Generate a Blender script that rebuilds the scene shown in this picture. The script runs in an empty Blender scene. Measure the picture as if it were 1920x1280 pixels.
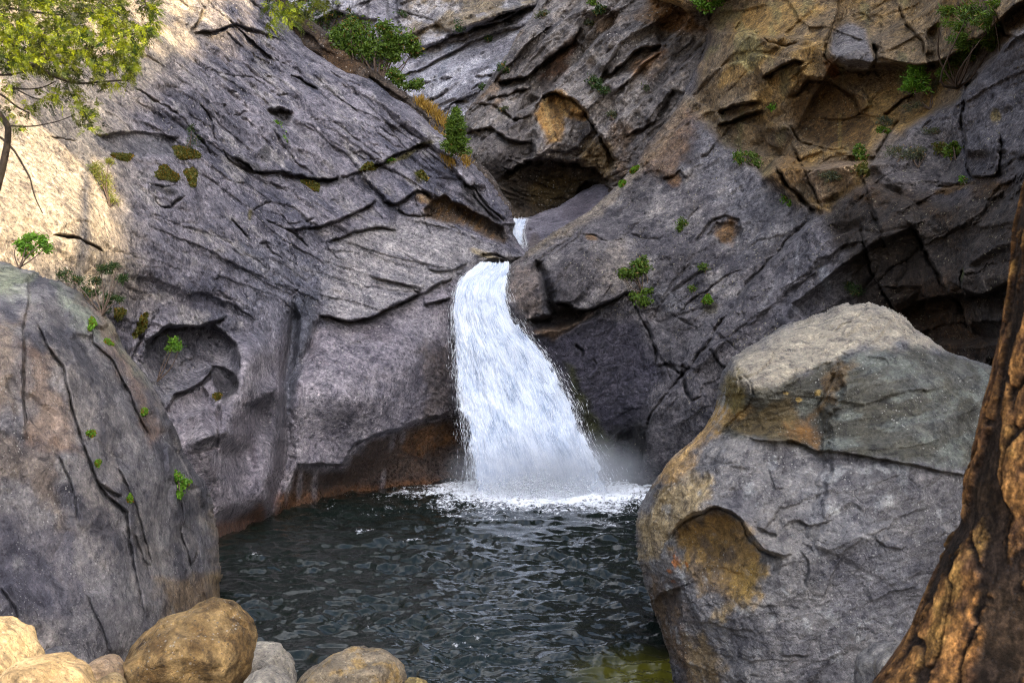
import bpy, bmesh, math, random, os
import numpy as np
from mathutils import Vector

random.seed(7)
rng = np.random.default_rng(11)
Q = float(os.environ.get('SCENE_STEP', '1.0'))      # grid coarseness multiplier for quick tests

# ------------------------------------------------------------------ scene basics
sc = bpy.context.scene
col = sc.collection
F, CX, CY, HC = 2100.0, 960.0, 640.0, 4.5            # focal length in photo pixels, centre, eye height above the pool

def W(px, py, d):
    """a photo pixel at a given distance -> world point(s)"""
    px = np.asarray(px, dtype=np.float64); py = np.asarray(py, dtype=np.float64); d = np.asarray(d, dtype=np.float64)
    return np.stack([(px - CX) / F * d, d + 0 * px, HC - (py - CY) / F * d], -1)

def wv(px, py, d):
    p = W(px, py, d)
    return Vector((float(p[0]), float(p[1]), float(p[2])))

# towards the sun, and the two directions across its rays
EL, AZ = math.radians(38), math.atan2(0.62, -0.78)
sun_dir = np.array([math.sin(AZ) * math.cos(EL), math.cos(AZ) * math.cos(EL), math.sin(EL)])
e1 = np.array([math.cos(AZ), -math.sin(AZ), 0.0]); e1 = -e1 if e1[0] < 0 else e1
e2 = np.cross(sun_dir, e1); e2 = e2 if e2[2] > 0 else -e2

# ------------------------------------------------------------------ noise
_perm = np.random.default_rng(3).permutation(4096).astype(np.int64)
_grad = np.random.default_rng(4).normal(size=(4096, 3)); _grad /= np.linalg.norm(_grad, axis=1)[:, None]
_grad = _grad.astype(np.float32)

_perm = _perm.astype(np.int32)
from concurrent.futures import ThreadPoolExecutor
_pool = ThreadPoolExecutor(4)

def _gn(q):
    fl = np.floor(q); f = q - fl
    i = fl.astype(np.int32) & 4095
    u = f * f * f * (f * (f * 6 - 15) + 10)
    h0 = _perm[i[:, 0]]; h1 = _perm[(i[:, 0] + 1) & 4095]
    iy, iz = i[:, 1], i[:, 2]
    fx, fy, fz = f[:, 0], f[:, 1], f[:, 2]
    vals = []
    for a, h in ((0, h0), (1, h1)):
        for b in (0, 1):
            hy = _perm[(h + iy + b) & 4095]
            for c in (0, 1):
                g = _grad[_perm[(hy + iz + c) & 4095]]
                vals.append(g[:, 0] * (fx - a) + g[:, 1] * (fy - b) + g[:, 2] * (fz - c))
    ux, uy, uz = u[:, 0], u[:, 1], u[:, 2]
    v0 = vals[0] + (vals[1] - vals[0]) * uz; v1 = vals[2] + (vals[3] - vals[2]) * uz
    v2 = vals[4] + (vals[5] - vals[4]) * uz; v3 = vals[6] + (vals[7] - vals[6]) * uz
    x0 = v0 + (v1 - v0) * uy; x1 = v2 + (v3 - v2) * uy
    return (x0 + (x1 - x0) * ux) * np.float32(1.6)

def gn(p, seed=0):
    """gradient noise about -1..1 at points p (...,3)"""
    shp = p.shape[:-1]
    q = np.asarray(p, dtype=np.float32).reshape(-1, 3) + np.float32(seed * 17.31)
    n = len(q); CH = 16384
    if n <= CH: return _gn(q).reshape(shp)
    return np.concatenate(list(_pool.map(_gn, [q[k:k + CH] for k in range(0, n, CH)]))).reshape(shp)

def fbm(p, o=4, seed=0, g=0.5, lac=2.03):
    s = 0; a = 1; t = 0
    p = np.asarray(p, dtype=np.float32)
    for k in range(o):
        s = s + a * gn(p, seed + k * 3.7); t += a; a *= g; p = p * lac
    return s / t

def ridged(p, o=4, seed=0, g=0.5):
    s = 0; a = 1; t = 0
    p = np.asarray(p, dtype=np.float32)
    for k in range(o):
        s = s + a * (1 - np.abs(gn(p, seed + k * 5.1)) * 1.7); t += a; a *= g; p = p * 2.1
    return s / t

def sstep(a, b, x):
    t = np.clip((x - a) / (b - a), 0, 1)
    return t * t * (3 - 2 * t)

def mixc(c, k, strength):
    s = np.clip(strength, 0, 1)[..., None]
    return c * (1 - s) + np.asarray(k, dtype=np.float32) * s

# ------------------------------------------------------------------ custom properties and linking
def tag(o, label=None, cat=None, group=None, kind=None):
    if label: o['label'] = label
    if cat: o['category'] = cat
    if group: o['group'] = group
    if kind: o['kind'] = kind
    return o

def empty(name, loc):
    e = bpy.data.objects.new(name, None); e.empty_display_size = 0.1
    e.location = loc; col.objects.link(e); return e

def mesh_obj(name, verts, faces, mat=None, parent=None, origin=None, smooth=True, attrs=None):
    """faces: (n,4) or (n,3) int array.  One mesh object; verts in world space, moved to an origin of its own."""
    verts = np.asarray(verts, dtype=np.float64)
    if origin is None:
        origin = verts.mean(0); origin = np.array([origin[0], origin[1], verts[:, 2].min()])
        if parent is not None: origin = np.array(parent.location)
    faces = np.asarray(faces, dtype=np.int32)
    me = bpy.data.meshes.new(name)
    n = len(verts); k = faces.shape[1]; m = len(faces)
    me.vertices.add(n); me.vertices.foreach_set('co', (verts - origin).astype(np.float32).ravel())
    me.loops.add(m * k); me.loops.foreach_set('vertex_index', faces.ravel())
    me.polygons.add(m); me.polygons.foreach_set('loop_start', np.arange(0, m * k, k, dtype=np.int32))
    try: me.polygons.foreach_set('loop_total', np.full(m, k, dtype=np.int32))
    except Exception: pass
    me.update(calc_edges=True)
    if smooth: me.polygons.foreach_set('use_smooth', np.ones(m, dtype=bool))
    for an, av in (attrs or {}).items():
        av = np.asarray(av, dtype=np.float32)
        if av.ndim == 2:
            a = me.attributes.new(an, 'FLOAT_COLOR', 'POINT')
            if av.shape[1] == 3: av = np.concatenate([av, np.ones((n, 1), np.float32)], 1)
            a.data.foreach_set('color', av.ravel())
        else:
            a = me.attributes.new(an, 'FLOAT', 'POINT'); a.data.foreach_set('value', av)
    me.validate()
    if mat: me.materials.append(mat)
    o = bpy.data.objects.new(name, me); col.objects.link(o)
    if parent is not None:
        o.parent = parent; o.location = Vector(origin) - parent.location
    else:
        o.location = origin
    return o

# ------------------------------------------------------------------ node helpers
def newmat(name):
    m = bpy.data.materials.new(name); m.use_nodes = True
    nt = m.node_tree; b = nt.nodes['Principled BSDF']
    return m, nt, b

def N(nt, typ, **kw):
    n = nt.nodes.new(typ)
    for k, v in kw.items():
        if k in ('operation', 'blend_type', 'data_type', 'attribute_name', 'noise_dimensions', 'feature', 'distance', 'noise_type', 'vector_type'): setattr(n, k, v)
        else: n.inputs[k].default_value = v
    return n

def math_n(nt, op, a, b=None, clamp=False):
    n = nt.nodes.new('ShaderNodeMath'); n.operation = op; n.use_clamp = clamp
    for i, x in enumerate((a, b)):
        if x is None: continue
        if isinstance(x, (int, float)): n.inputs[i].default_value = x
        else: nt.links.new(x, n.inputs[i])
    return n.outputs[0]

def ramp(nt, src, stops):
    r = nt.nodes.new('ShaderNodeValToRGB'); nt.links.new(src, r.inputs[0])
    e = r.color_ramp.elements
    while len(e) > len(stops): e.remove(e[-1])
    while len(e) < len(stops): e.new(0.5)
    for x, (p, c) in zip(e, stops):
        x.position = p; x.color = (*c, 1) if len(c) == 3 else c
    return r.outputs[0]

def mixrgb(nt, mode, fac, a, b):
    n = nt.nodes.new('ShaderNodeMix'); n.data_type = 'RGBA'; n.blend_type = mode
    def put(sock, v):
        if isinstance(v, (int, float)): sock.default_value = v
        elif isinstance(v, (tuple, list)): sock.default_value = (*v, 1) if len(v) == 3 else v
        else: nt.links.new(v, sock)
    put(n.inputs[0], fac); put(n.inputs[6], a); put(n.inputs[7], b)
    return n.outputs[2]

# ------------------------------------------------------------------ rock material: colour of the stone per vertex + fine procedural grain
def rock_material(name, grain=14.0, speck=0.35, bump=0.6, speckcol=(0.55, 0.52, 0.48), dark=(0.03, 0.029, 0.033), fine=1.0, vein=0.5, mottle=1.0):
    m, nt, b = newmat(name)
    L = nt.links.new
    tc = nt.nodes.new('ShaderNodeTexCoord'); co = tc.outputs['Object']
    at = N(nt, 'ShaderNodeAttribute', attribute_name='Col')
    wet = N(nt, 'ShaderNodeAttribute', attribute_name='Wet')
    n1 = N(nt, 'ShaderNodeTexNoise', Scale=grain, Detail=7.0, Roughness=0.78); L(co, n1.inputs['Vector'])
    n2 = N(nt, 'ShaderNodeTexNoise', Scale=grain * 0.22, Detail=7.0, Roughness=0.72, Distortion=0.5); L(co, n2.inputs['Vector'])
    v1 = ramp(nt, n1.outputs[0], [(0.37, (0.30, 0.30, 0.33)), (0.48, (0.92, 0.92, 0.93)), (0.55, (1.15, 1.14, 1.13)), (0.66, (2.1, 2.05, 1.98))])
    v2 = ramp(nt, n2.outputs[0], [(0.37, (0.36, 0.36, 0.41)), (0.46, (0.86, 0.86, 0.88)), (0.55, (1.12, 1.11, 1.09)), (0.65, (1.65, 1.63, 1.57))])
    c = mixrgb(nt, 'MULTIPLY', mottle, at.outputs['Color'], v1)
    c = mixrgb(nt, 'MULTIPLY', 0.9, c, v2)
    # mineral specks and crusty lichen flecks
    vo = N(nt, 'ShaderNodeTexVoronoi', Scale=grain * 1.3, Randomness=1.0); L(co, vo.inputs['Vector'])
    cellv = nt.nodes.new('ShaderNodeSeparateColor'); L(vo.outputs['Color'], cellv.inputs[0])
    spot = math_n(nt, 'LESS_THAN', vo.outputs['Distance'], math_n(nt, 'ADD', 0.12, math_n(nt, 'MULTIPLY', cellv.outputs[2], 0.26)))
    pick = math_n(nt, 'GREATER_THAN', cellv.outputs[0], 0.66)
    n3 = N(nt, 'ShaderNodeTexNoise', Scale=grain * 0.09, Detail=4.0); L(co, n3.inputs['Vector'])
    patch = ramp(nt, n3.outputs[0], [(0.42, (0, 0, 0)), (0.58, (1, 1, 1))])
    f = math_n(nt, 'MULTIPLY', math_n(nt, 'MULTIPLY', spot, pick), math_n(nt, 'MULTIPLY', patch, speck))
    dry = math_n(nt, 'SUBTRACT', 1.0, wet.outputs['Fac'], True)
    f = math_n(nt, 'MULTIPLY', f, dry)
    c = mixrgb(nt, 'MIX', f, c, speckcol)
    pick2 = math_n(nt, 'LESS_THAN', cellv.outputs[1], 0.22)
    f2 = math_n(nt, 'MULTIPLY', math_n(nt, 'MULTIPLY', spot, pick2), 0.55)
    c = mixrgb(nt, 'MIX', f2, c, dark)
    L(c, b.inputs['Base Color'])
    r = math_n(nt, 'SUBTRACT', 0.9, math_n(nt, 'MULTIPLY', wet.outputs['Fac'], 0.62))
    r = math_n(nt, 'ADD', r, math_n(nt, 'MULTIPLY', math_n(nt, 'SUBTRACT', n1.outputs[0], 0.5), 0.3), True)
    L(r, b.inputs['Roughness'])
    b.inputs['Specular IOR Level'].default_value = 0.3
    # hairline joints and grain in relief
    nw = N(nt, 'ShaderNodeTexNoise', Scale=grain * 0.35, Detail=3.0); L(co, nw.inputs['Vector'])
    add = nt.nodes.new('ShaderNodeVectorMath'); add.operation = 'MULTIPLY_ADD'; L(nw.outputs[1], add.inputs[0]); add.inputs[1].default_value = (2.2 / grain,) * 3; L(co, add.inputs[2])
    ve = N(nt, 'ShaderNodeTexVoronoi', feature='DISTANCE_TO_EDGE', Scale=grain * 0.13); L(add.outputs[0], ve.inputs['Vector'])
    line = ramp(nt, ve.outputs['Distance'], [(0.0, (0, 0, 0)), (0.035, (1, 1, 1))])
    gate = ramp(nt, n3.outputs[0], [(0.40, (1, 1, 1)), (0.52, (0, 0, 0))])
    line = math_n(nt, 'MAXIMUM', line, math_n(nt, 'SUBTRACT', 1.0, math_n(nt, 'MULTIPLY', math_n(nt, 'SUBTRACT', 1.0, gate), vein)))
    n4 = N(nt, 'ShaderNodeTexNoise', Scale=grain * 0.6, Detail=8.0, Roughness=0.75); L(co, n4.inputs['Vector'])
    hgt = math_n(nt, 'ADD', math_n(nt, 'MULTIPLY', line, 0.35), n4.outputs[0])
    bp = nt.nodes.new('ShaderNodeBump'); bp.inputs['Strength'].default_value = bump; bp.inputs['Distance'].default_value = 2.6 / grain
    L(hgt, bp.inputs['Height']); L(bp.outputs[0], b.inputs['Normal'])
    return m

def plain_material(name, c, rough=0.8, var=0.4, scale=9.0, bump=0.3, spec=0.3):
    m, nt, b = newmat(name); L = nt.links.new
    tc = nt.nodes.new('ShaderNodeTexCoord')
    n = N(nt, 'ShaderNodeTexNoise', Scale=scale, Detail=6.0, Roughness=0.65); L(tc.outputs['Object'], n.inputs['Vector'])
    lo = tuple(x * (1 - var) for x in c); hi = tuple(min(1, x * (1 + var)) for x in c)
    L(ramp(nt, n.outputs[0], [(0.3, lo), (0.7, hi)]), b.inputs['Base Color'])
    b.inputs['Roughness'].default_value = rough; b.inputs['Specular IOR Level'].default_value = spec
    bp = nt.nodes.new('ShaderNodeBump'); bp.inputs['Strength'].default_value = bump; bp.inputs['Distance'].default_value = 0.03
    L(n.outputs[0], bp.inputs['Height']); L(bp.outputs[0], b.inputs['Normal'])
    return m

# ------------------------------------------------------------------ rock faces: a dense sheet over measured depths, closed backwards behind its outline
def seg_dist(X, Y, poly, closed=False):
    """distance, signed side (positive = below a left-to-right line), arclength fraction"""
    P = np.asarray(poly, dtype=np.float32)
    if closed: P = np.concatenate([P, P[:1]])
    seg = np.diff(P, axis=0); ln = np.maximum(np.hypot(seg[:, 0], seg[:, 1]), 1e-6)
    cum = np.concatenate([[0], np.cumsum(ln)]); tot = cum[-1]
    best = np.full(X.shape, 1e9, np.float32); side = np.zeros(X.shape, np.float32); tt = np.zeros(X.shape, np.float32)
    for k in range(len(seg)):
        dx, dy = seg[k]; ax, ay = P[k]
        t = np.clip(((X - ax) * dx + (Y - ay) * dy) / (ln[k] ** 2), 0, 1)
        d = np.hypot(X - (ax + t * dx), Y - (ay + t * dy))
        c = dx * (Y - ay) - dy * (X - ax)
        m = d < best
        best = np.where(m, d, best); side = np.where(m, np.sign(c), side); tt = np.where(m, (cum[k] + t * ln[k]) / tot, tt)
    return best, side, tt

def inside(X, Y, poly):
    P = np.asarray(poly, dtype=np.float32); r = np.zeros(X.shape, bool); n = len(P)
    for k in range(n):
        x0, y0 = P[k]; x1, y1 = P[(k + 1) % n]
        if y0 == y1: continue
        c = ((y0 > Y) != (y1 > Y)) & (X < (x1 - x0) * (Y - y0) / (y1 - y0) + x0)
        r ^= c
    return r

def tps(ctrl, X, Y):
    c = np.asarray(ctrl, dtype=np.float64); n = len(c)
    x = c[:, 0] / 500; y = c[:, 1] / 500; v = 1 / c[:, 2]
    def U(r2): return np.where(r2 > 1e-12, r2 * np.log(r2 + 1e-12), 0)
    A = np.zeros((n + 3, n + 3)); d2 = (x[:, None] - x) ** 2 + (y[:, None] - y) ** 2
    A[:n, :n] = U(d2) + np.eye(n) * 2e-3; A[:n, n] = 1; A[:n, n + 1] = x; A[:n, n + 2] = y; A[n:, :n] = A[:n, n:].T
    w = np.linalg.solve(A, np.concatenate([v, np.zeros(3)]))
    out = w[n] + w[n + 1] * X / 500 + w[n + 2] * Y / 500
    for k in range(n):
        out = out + w[k] * U((X / 500 - x[k]) ** 2 + (Y / 500 - y[k]) ** 2)
    return 1 / np.maximum(out, 1 / 300)

class Rock:
    def __init__(s, bbox, step, outline, ctrl, wig=2.0, roll=(30, 1.5), edge_wig=5.0, seed=0, back=0.25):
        x0, y0, x1, y1 = bbox; step = step * Q; s.step = step; s.seed = seed
        xs = np.arange(x0, x1 + step, step); ys = np.arange(y0, y1 + step, step)
        s.X, s.Y = np.meshgrid(xs, ys)
        s.X = s.X.astype(np.float32); s.Y = s.Y.astype(np.float32)
        s.D = tps(ctrl, s.X, s.Y)
        P = np.stack([s.X, s.Y, 0 * s.X], -1)
        # natural wander of every traced line; joints open and close along their length
        s.wob = np.clip(0.85 + 1.3 * fbm(P / 34 + 11.7, 3, seed + 8), 0.25, 2.0)
        s.wx = s.X + wig * 1.5 * fbm(P / 30, 4, seed + 1, 0.6) * 2
        s.wy = s.Y + wig * 1.5 * fbm(P / 30, 4, seed + 2, 0.6) * 2
        ex = s.X + edge_wig * fbm(P / 40, 4, seed + 5) * 1.5
        ey = s.Y + edge_wig * fbm(P / 40, 4, seed + 6) * 1.5
        d, _, _ = seg_dist(ex, ey, outline, True)
        s.sd = np.where(inside(ex, ey, outline), d, -d)
        s.back = back
        R, amt = roll
        t = np.clip(s.sd / R, 0, 1)
        s.D = s.D + amt * (1 - np.sqrt(np.clip(1 - (1 - t) ** 2, 0, 1)))
        s.H = np.zeros_like(s.X); s.V = np.zeros_like(s.X)
        s.P0 = W(s.X, s.Y, s.D).astype(np.float32)
        s.m = s.D / F                                    # metres per pixel
        s.C = None; s.Wet = np.zeros_like(s.X)
    # --- traced features
    def win(s, poly, mar):
        p = np.asarray(poly); a, b = p.min(0) - mar, p.max(0) + mar
        i0 = max(int((a[1] - s.Y[0, 0]) / s.step), 0); i1 = max(int((b[1] - s.Y[0, 0]) / s.step) + 1, 0)
        j0 = max(int((a[0] - s.X[0, 0]) / s.step), 0); j1 = max(int((b[0] - s.X[0, 0]) / s.step) + 1, 0)
        return slice(i0, i1), slice(j0, j1)
    def ledge(s, poly, h=0.25, fall=45, g=0.25, gw=4, low=0.0, lfall=20, raised=-1, taper=0.12):
        """a sheet of rock ending along a line: raised on one side (-1 = above a left-to-right line), a slot under it"""
        w = s.win(poly, max(fall * 4, 60))
        if s.X[w].size == 0: return
        d, sd, t = seg_dist(s.wx[w], s.wy[w], poly)
        end = sstep(0, taper, t) * sstep(0, taper, 1 - t) if taper > 0 else 1
        gw = gw * 0.62 * s.wob[w]; g = g * np.clip(s.wob[w], 0.2, 1.3)
        z = sd * raised * d / (0.7 * s.step)
        up = 1 / (1 + np.exp(-np.clip(z * 2.2, -30, 30)))
        s.V[w] += end * up * h * np.exp(-d / fall)
        s.V[w] -= end * (1 - up) * (g * np.exp(-(np.maximum(d - 1, 0) / gw) ** 2) + low * np.exp(-d / lfall))
    def crack(s, poly, dep=0.3, wd=3.0, taper=0.15):
        w = s.win(poly, wd * 5 + 10)
        if s.X[w].size == 0: return
        d, sd, t = seg_dist(s.wx[w], s.wy[w], poly)
        end = sstep(0, taper, t) * sstep(0, taper, 1 - t) if taper > 0 else 1
        width = wd * (0.35 + 0.65 * end) * (0.62 * s.wob[w] if wd < 8 else 1.0)
        dep = dep * (np.clip(s.wob[w], 0.15, 1.2) if wd < 8 else 1.0)
        s.V[w] -= dep * (0.25 + 0.75 * end) * np.exp(-(d / width) ** 2)
    def ridge(s, poly, h=0.4, wd=30.0, taper=0.2):
        w = s.win(poly, wd * 3 + 10)
        if s.X[w].size == 0: return
        d, sd, t = seg_dist(s.X[w], s.Y[w], poly)
        end = sstep(0, taper, t) * sstep(0, taper, 1 - t) if taper > 0 else 1
        s.V[w] += h * end * np.exp(-(d / wd) ** 2)
    def scoop(s, poly, dep=0.5, edge=25, floor=0.0, k=1.0):
        w = s.win(poly, 40)
        if s.X[w].size == 0: return
        d, _, _ = seg_dist(s.wx[w], s.wy[w], poly, True)
        ins = inside(s.wx[w], s.wy[w], poly)
        y0 = min(p[1] for p in poly); y1 = max(p[1] for p in poly)
        v = np.clip((s.Y[w] - y0) / (y1 - y0), 0, 1)
        prof = (1 - np.exp(-d / edge)) * (1 - k * v)
        s.V[w] -= np.where(ins, dep * prof + floor * sstep(0, 1.5 * s.step, d), 0)
    def bump(s, cx, cy, rx, ry, h, rot=0.0, p=2.0):
        c, sn = math.cos(math.radians(rot)), math.sin(math.radians(rot))
        dx, dy = s.X - cx, s.Y - cy
        u = (dx * c + dy * sn) / rx; v = (-dx * sn + dy * c) / ry
        s.V += h * np.exp(-(u * u + v * v) ** (p / 2))
    def poly_mask(s, poly, soft=10, noise=8, scale=30):
        out = np.zeros_like(s.X); w = s.win(poly, soft + noise * 3 + 4)
        if s.X[w].size == 0: return out
        X, Y = s.X[w], s.Y[w]
        P = np.stack([X, Y, 0 * X + 3.3], -1)
        nx = X + noise * fbm(P / scale, 4, s.seed + 21) * 2
        ny = Y + noise * fbm(P / scale, 4, s.seed + 22) * 2
        d, _, _ = seg_dist(nx, ny, poly, True)
        sd = np.where(inside(nx, ny, poly), d, -d)
        out[w] = sstep(-soft, soft, sd)
        return out
    def blob_mask(s, cx, cy, rx, ry, rot=0, noise=0.5, scale=25):
        out = np.zeros_like(s.X); m = 2.3 * max(rx, ry)
        w = s.win([(cx - m, cy - m), (cx + m, cy + m)], 2)
        if s.X[w].size == 0: return out
        X, Y = s.X[w], s.Y[w]
        c, sn = math.cos(math.radians(rot)), math.sin(math.radians(rot))
        dx, dy = X - cx, Y - cy
        u = (dx * c + dy * sn) / rx; v = (-dx * sn + dy * c) / ry
        n = fbm(np.stack([X, Y, 0 * X + cx * 0.01], -1) / scale, 4, s.seed + 33)
        out[w] = sstep(1.15, 0.55, np.hypot(u, v) + noise * n * 1.6)
        return out
    def stain(s, mask, c, k=0.8):
        s.C = mixc(s.C, c, mask * k)
    # --- general roughness of the stone
    def aniso(s, ang, su, sv, sy=None):
        """world coordinates turned by ang (degrees, image plane), scaled to su metres along and sv metres across"""
        a = math.radians(ang); c, sn = math.cos(a), math.sin(a)
        x, y, z = s.P0[..., 0], s.P0[..., 1], -s.P0[..., 2]
        u = x * c + z * sn; v = -x * sn + z * c
        return np.stack([u / su, v / sv, y / (sy or su)], -1)
    def sheets(s, ang, su, sv, k, amp, grad=0.0, mask=1.0, seed=0, sharp=0.9):
        q = s.aniso(ang, su, sv)
        n = fbm(q, 4, s.seed + seed, 0.5) * k + grad * q[..., 1]
        fr = n - np.floor(n)
        saw = np.where(fr < sharp, fr / sharp, (1 - fr) / (1 - sharp))
        s.H += amp * (saw - 0.5) * mask
    def rough(s, amp, size, o=5, mask=1.0, seed=50, g=0.55):
        s.H += amp * fbm(s.P0 / size, o, s.seed + seed, g) * mask
    def cracks_noise(s, ang, su, sv, dep, mask=1.0, seed=70, wd=0.06):
        q = s.aniso(ang, su, sv)
        n = np.abs(fbm(q, 3, s.seed + seed, 0.5))
        gate = sstep(0.05, 0.3, fbm(q * 0.6, 2, s.seed + seed + 4))
        s.H -= dep * np.exp(-(n / wd) ** 2) * mask * gate
    def facets(s, size, tilt, mask=1.0, seed=5, gap=0.15, sq=(1, 1), jit=None):
        """broken blocks: every cell its own tilted plane, joints between"""
        q = s.aniso(-38, 1, 1); U = q[..., 0] * sq[0]; V = q[..., 1] * sq[1]
        r = np.random.default_rng(seed)
        nx = fbm(s.P0 / (size * 0.8), 4, seed + 3) * size * 0.10
        ny = fbm(s.P0 / (size * 0.8), 4, seed + 4) * size * 0.10
        U = U + nx; V = V + ny
        iu = np.floor(U / size).astype(int); iv = np.floor(V / size).astype(int)
        b1 = np.full(U.shape, 1e9); b2 = np.full(U.shape, 1e9); val = np.zeros(U.shape); val2 = np.zeros(U.shape)
        tab = r.random((64, 64, 5))
        for du in (-1, 0, 1):
            for dv in (-1, 0, 1):
                a = tab[(iu + du) % 64, (iv + dv) % 64]
                cu = (iu + du + a[..., 0]) * size; cv = (iv + dv + a[..., 1]) * size
                dd = np.hypot(U - cu, V - cv)
                pl = (U - cu) * (a[..., 2] - 0.5) * 2 * tilt + (V - cv) * (a[..., 3] - 0.5) * 2 * tilt + (a[..., 4] - 0.5) * size * tilt * 1.2
                m = dd < b1; m2 = (~m) & (dd < b2)
                val2 = np.where(m, val, np.where(m2, pl, val2)); b2 = np.where(m, b1, np.where(m2, dd, b2))
                val = np.where(m, pl, val); b1 = np.where(m, dd, b1)
        e = b2 - b1; wb = 0.5 * (1 - sstep(0, 0.045 * size, e))
        s.V += mask * (val * (1 - wb) + val2 * wb - gap * np.exp(-(e / (0.03 * size)) ** 2))
        return e
    def plates(s, ang, su, sv, tilt, off, gap, mask=1.0, seed=0, bev=0.07, warp=0.16, shingle=0.7):
        """angular broken plates lying along a direction, shingled: each tilted its own way, straight joints between them"""
        q = s.aniso(ang, su, sv)
        w1 = fbm(s.P0 / (0.6 * su), 3, seed + 3); w2 = fbm(s.P0 / (0.6 * su), 3, seed + 4)
        w3 = fbm(s.P0 / (0.09 * su), 3, seed + 6) * 0.05
        U = q[..., 0] + warp * w1 + w3; V = q[..., 1] + warp * 1.6 * w2 + w3
        tab = np.random.default_rng(seed + 100).random((64, 64, 5)).astype(np.float32)
        iu = np.floor(U).astype(int); iv = np.floor(V).astype(int)
        b1 = np.full(U.shape, 1e9, np.float32); b2 = b1.copy(); val = np.zeros(U.shape, np.float32); val2 = val.copy()
        for du in (-1, 0, 1):
            for dv in (-1, 0, 1):
                a = tab[(iu + du) % 64, (iv + dv) % 64]
                x = U - (iu + du + a[..., 0]); y = V - (iv + dv + a[..., 1])
                dd = np.hypot(x, y)
                pl = tilt * (x * (a[..., 2] - 0.5) * 1.4 + y * ((1 - shingle) * (a[..., 3] - 0.5) * 2 + shingle * (0.3 + 0.7 * a[..., 3]))) + (a[..., 4] - 0.5) * 2 * off
                m = dd < b1; m2 = (~m) & (dd < b2)
                val2 = np.where(m, val, np.where(m2, pl, val2)); b2 = np.where(m, b1, np.where(m2, dd, b2))
                val = np.where(m, pl, val); b1 = np.where(m, dd, b1)
        e = b2 - b1; wb = 0.5 * (1 - sstep(0, bev, e))
        open_ = sstep(-0.1, 0.35, fbm(s.P0 / (1.1 * su), 2, seed + 9))
        s.V += mask * (val * (1 - wb) + val2 * wb - gap * open_ * np.exp(-(e / 0.035) ** 2))
        return e
    # --- colour
    def base(s, c1, c2, size=3.0, c3=None, streak=None):
        n = fbm(s.P0 / size, 5, s.seed + 80)
        t = sstep(-0.35, 0.35, n)[..., None]
        s.C = (np.asarray(c1) * (1 - t) + np.asarray(c2) * t).astype(np.float32)
        if c3 is not None:
            n2 = fbm(s.P0 / (size * 0.45) + 9.1, 5, s.seed + 90, 0.6)
            s.C = mixc(s.C, c3, sstep(0.12, 0.42, n2) * 0.75)
    def build(s, name, mat, kind=None, alb=1.0, tint=(1, 1, 1), **kw):
        s.C = s.C * np.asarray(tint, np.float32) * alb
        ny, nx = s.X.shape
        # normals of the bare sheet
        dx = np.gradient(s.P0, axis=1); dy = np.gradient(s.P0, axis=0)
        nr = np.cross(dx, dy); nr /= np.maximum(np.linalg.norm(nr, axis=-1, keepdims=True), 1e-9)
        toward = -s.P0.copy(); toward[..., 2] += HC
        toward /= np.linalg.norm(toward, axis=-1, keepdims=True)
        flip = np.sign((nr * toward).sum(-1, keepdims=True)); flip[flip == 0] = 1
        nr = nr * flip
        nr = nr * 0.4 + toward * 0.6
        nr /= np.linalg.norm(nr, axis=-1, keepdims=True)
        P = s.P0 + nr * s.H[..., None] + toward * s.V[..., None]
        out = s.sd < 0
        gy, gx = np.gradient(s.sd, s.step)
        gl = np.maximum(np.hypot(gx, gy), 1e-3)
        sx = s.X - s.sd * gx / gl; sy = s.Y - s.sd * gy / gl
        dd = s.D + np.abs(s.sd) * s.back
        Pb = W(sx, sy, dd)
        P = np.where(out[..., None], Pb, P)
        idx = np.arange(ny * nx).reshape(ny, nx)
        mar = 9 * s.step
        ok = s.sd > -mar
        q = ok[:-1, :-1] & ok[1:, :-1] & ok[1:, 1:] & ok[:-1, 1:]
        f = np.stack([idx[:-1, :-1][q], idx[1:, :-1][q], idx[1:, 1:][q], idx[:-1, 1:][q]], -1)
        used = np.zeros(ny * nx, bool); used[f.ravel()] = True
        re = np.cumsum(used) - 1
        o = mesh_obj(name, P.reshape(-1, 3)[used], re[f], mat, attrs={'Col': np.clip(s.C.reshape(-1, 3)[used], 0, 1), 'Wet': np.clip(s.Wet.ravel()[used], 0, 1)})
        s.P = P
        tag(o, kind=kind, **kw)
        return o
    def at(s, px, py):
        """the finished surface point under a photo pixel"""
        i = int(np.clip(round((py - s.Y[0, 0]) / s.step), 0, s.X.shape[0] - 1)); j = int(np.clip(round((px - s.X[0, 0]) / s.step), 0, s.X.shape[1] - 1))
        p = s.P[i, j]; return Vector((float(p[0]), float(p[1]), float(p[2])))
# ================================================================== materials for stone
M_gran = rock_material('granite', grain=9.0, speck=0.55, bump=0.75)
M_gran_b = rock_material('granite_far', grain=6.0, speck=0.5, bump=0.6)
M_brown = rock_material('stained_cliff', grain=9.0, speck=0.4, bump=0.8, speckcol=(0.5, 0.45, 0.3))
M_near = rock_material('near_granite', grain=26.0, speck=0.35, bump=0.7, mottle=0.5, speckcol=(0.5, 0.5, 0.47))
M_boul = rock_material('boulder_stone', grain=24.0, speck=0.4, bump=0.8, mottle=0.5, speckcol=(0.52, 0.52, 0.48))
G1, G2, GD = (0.33, 0.30, 0.315), (0.20, 0.185, 0.205), (0.10, 0.096, 0.115)
PALE = (0.47, 0.43, 0.39); OCH = (0.42, 0.23, 0.055); RUST = (0.25, 0.095, 0.025); BRN = (0.13, 0.08, 0.04); MOSS = (0.055, 0.07, 0.012); BLK = (0.035, 0.033, 0.036)

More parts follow.
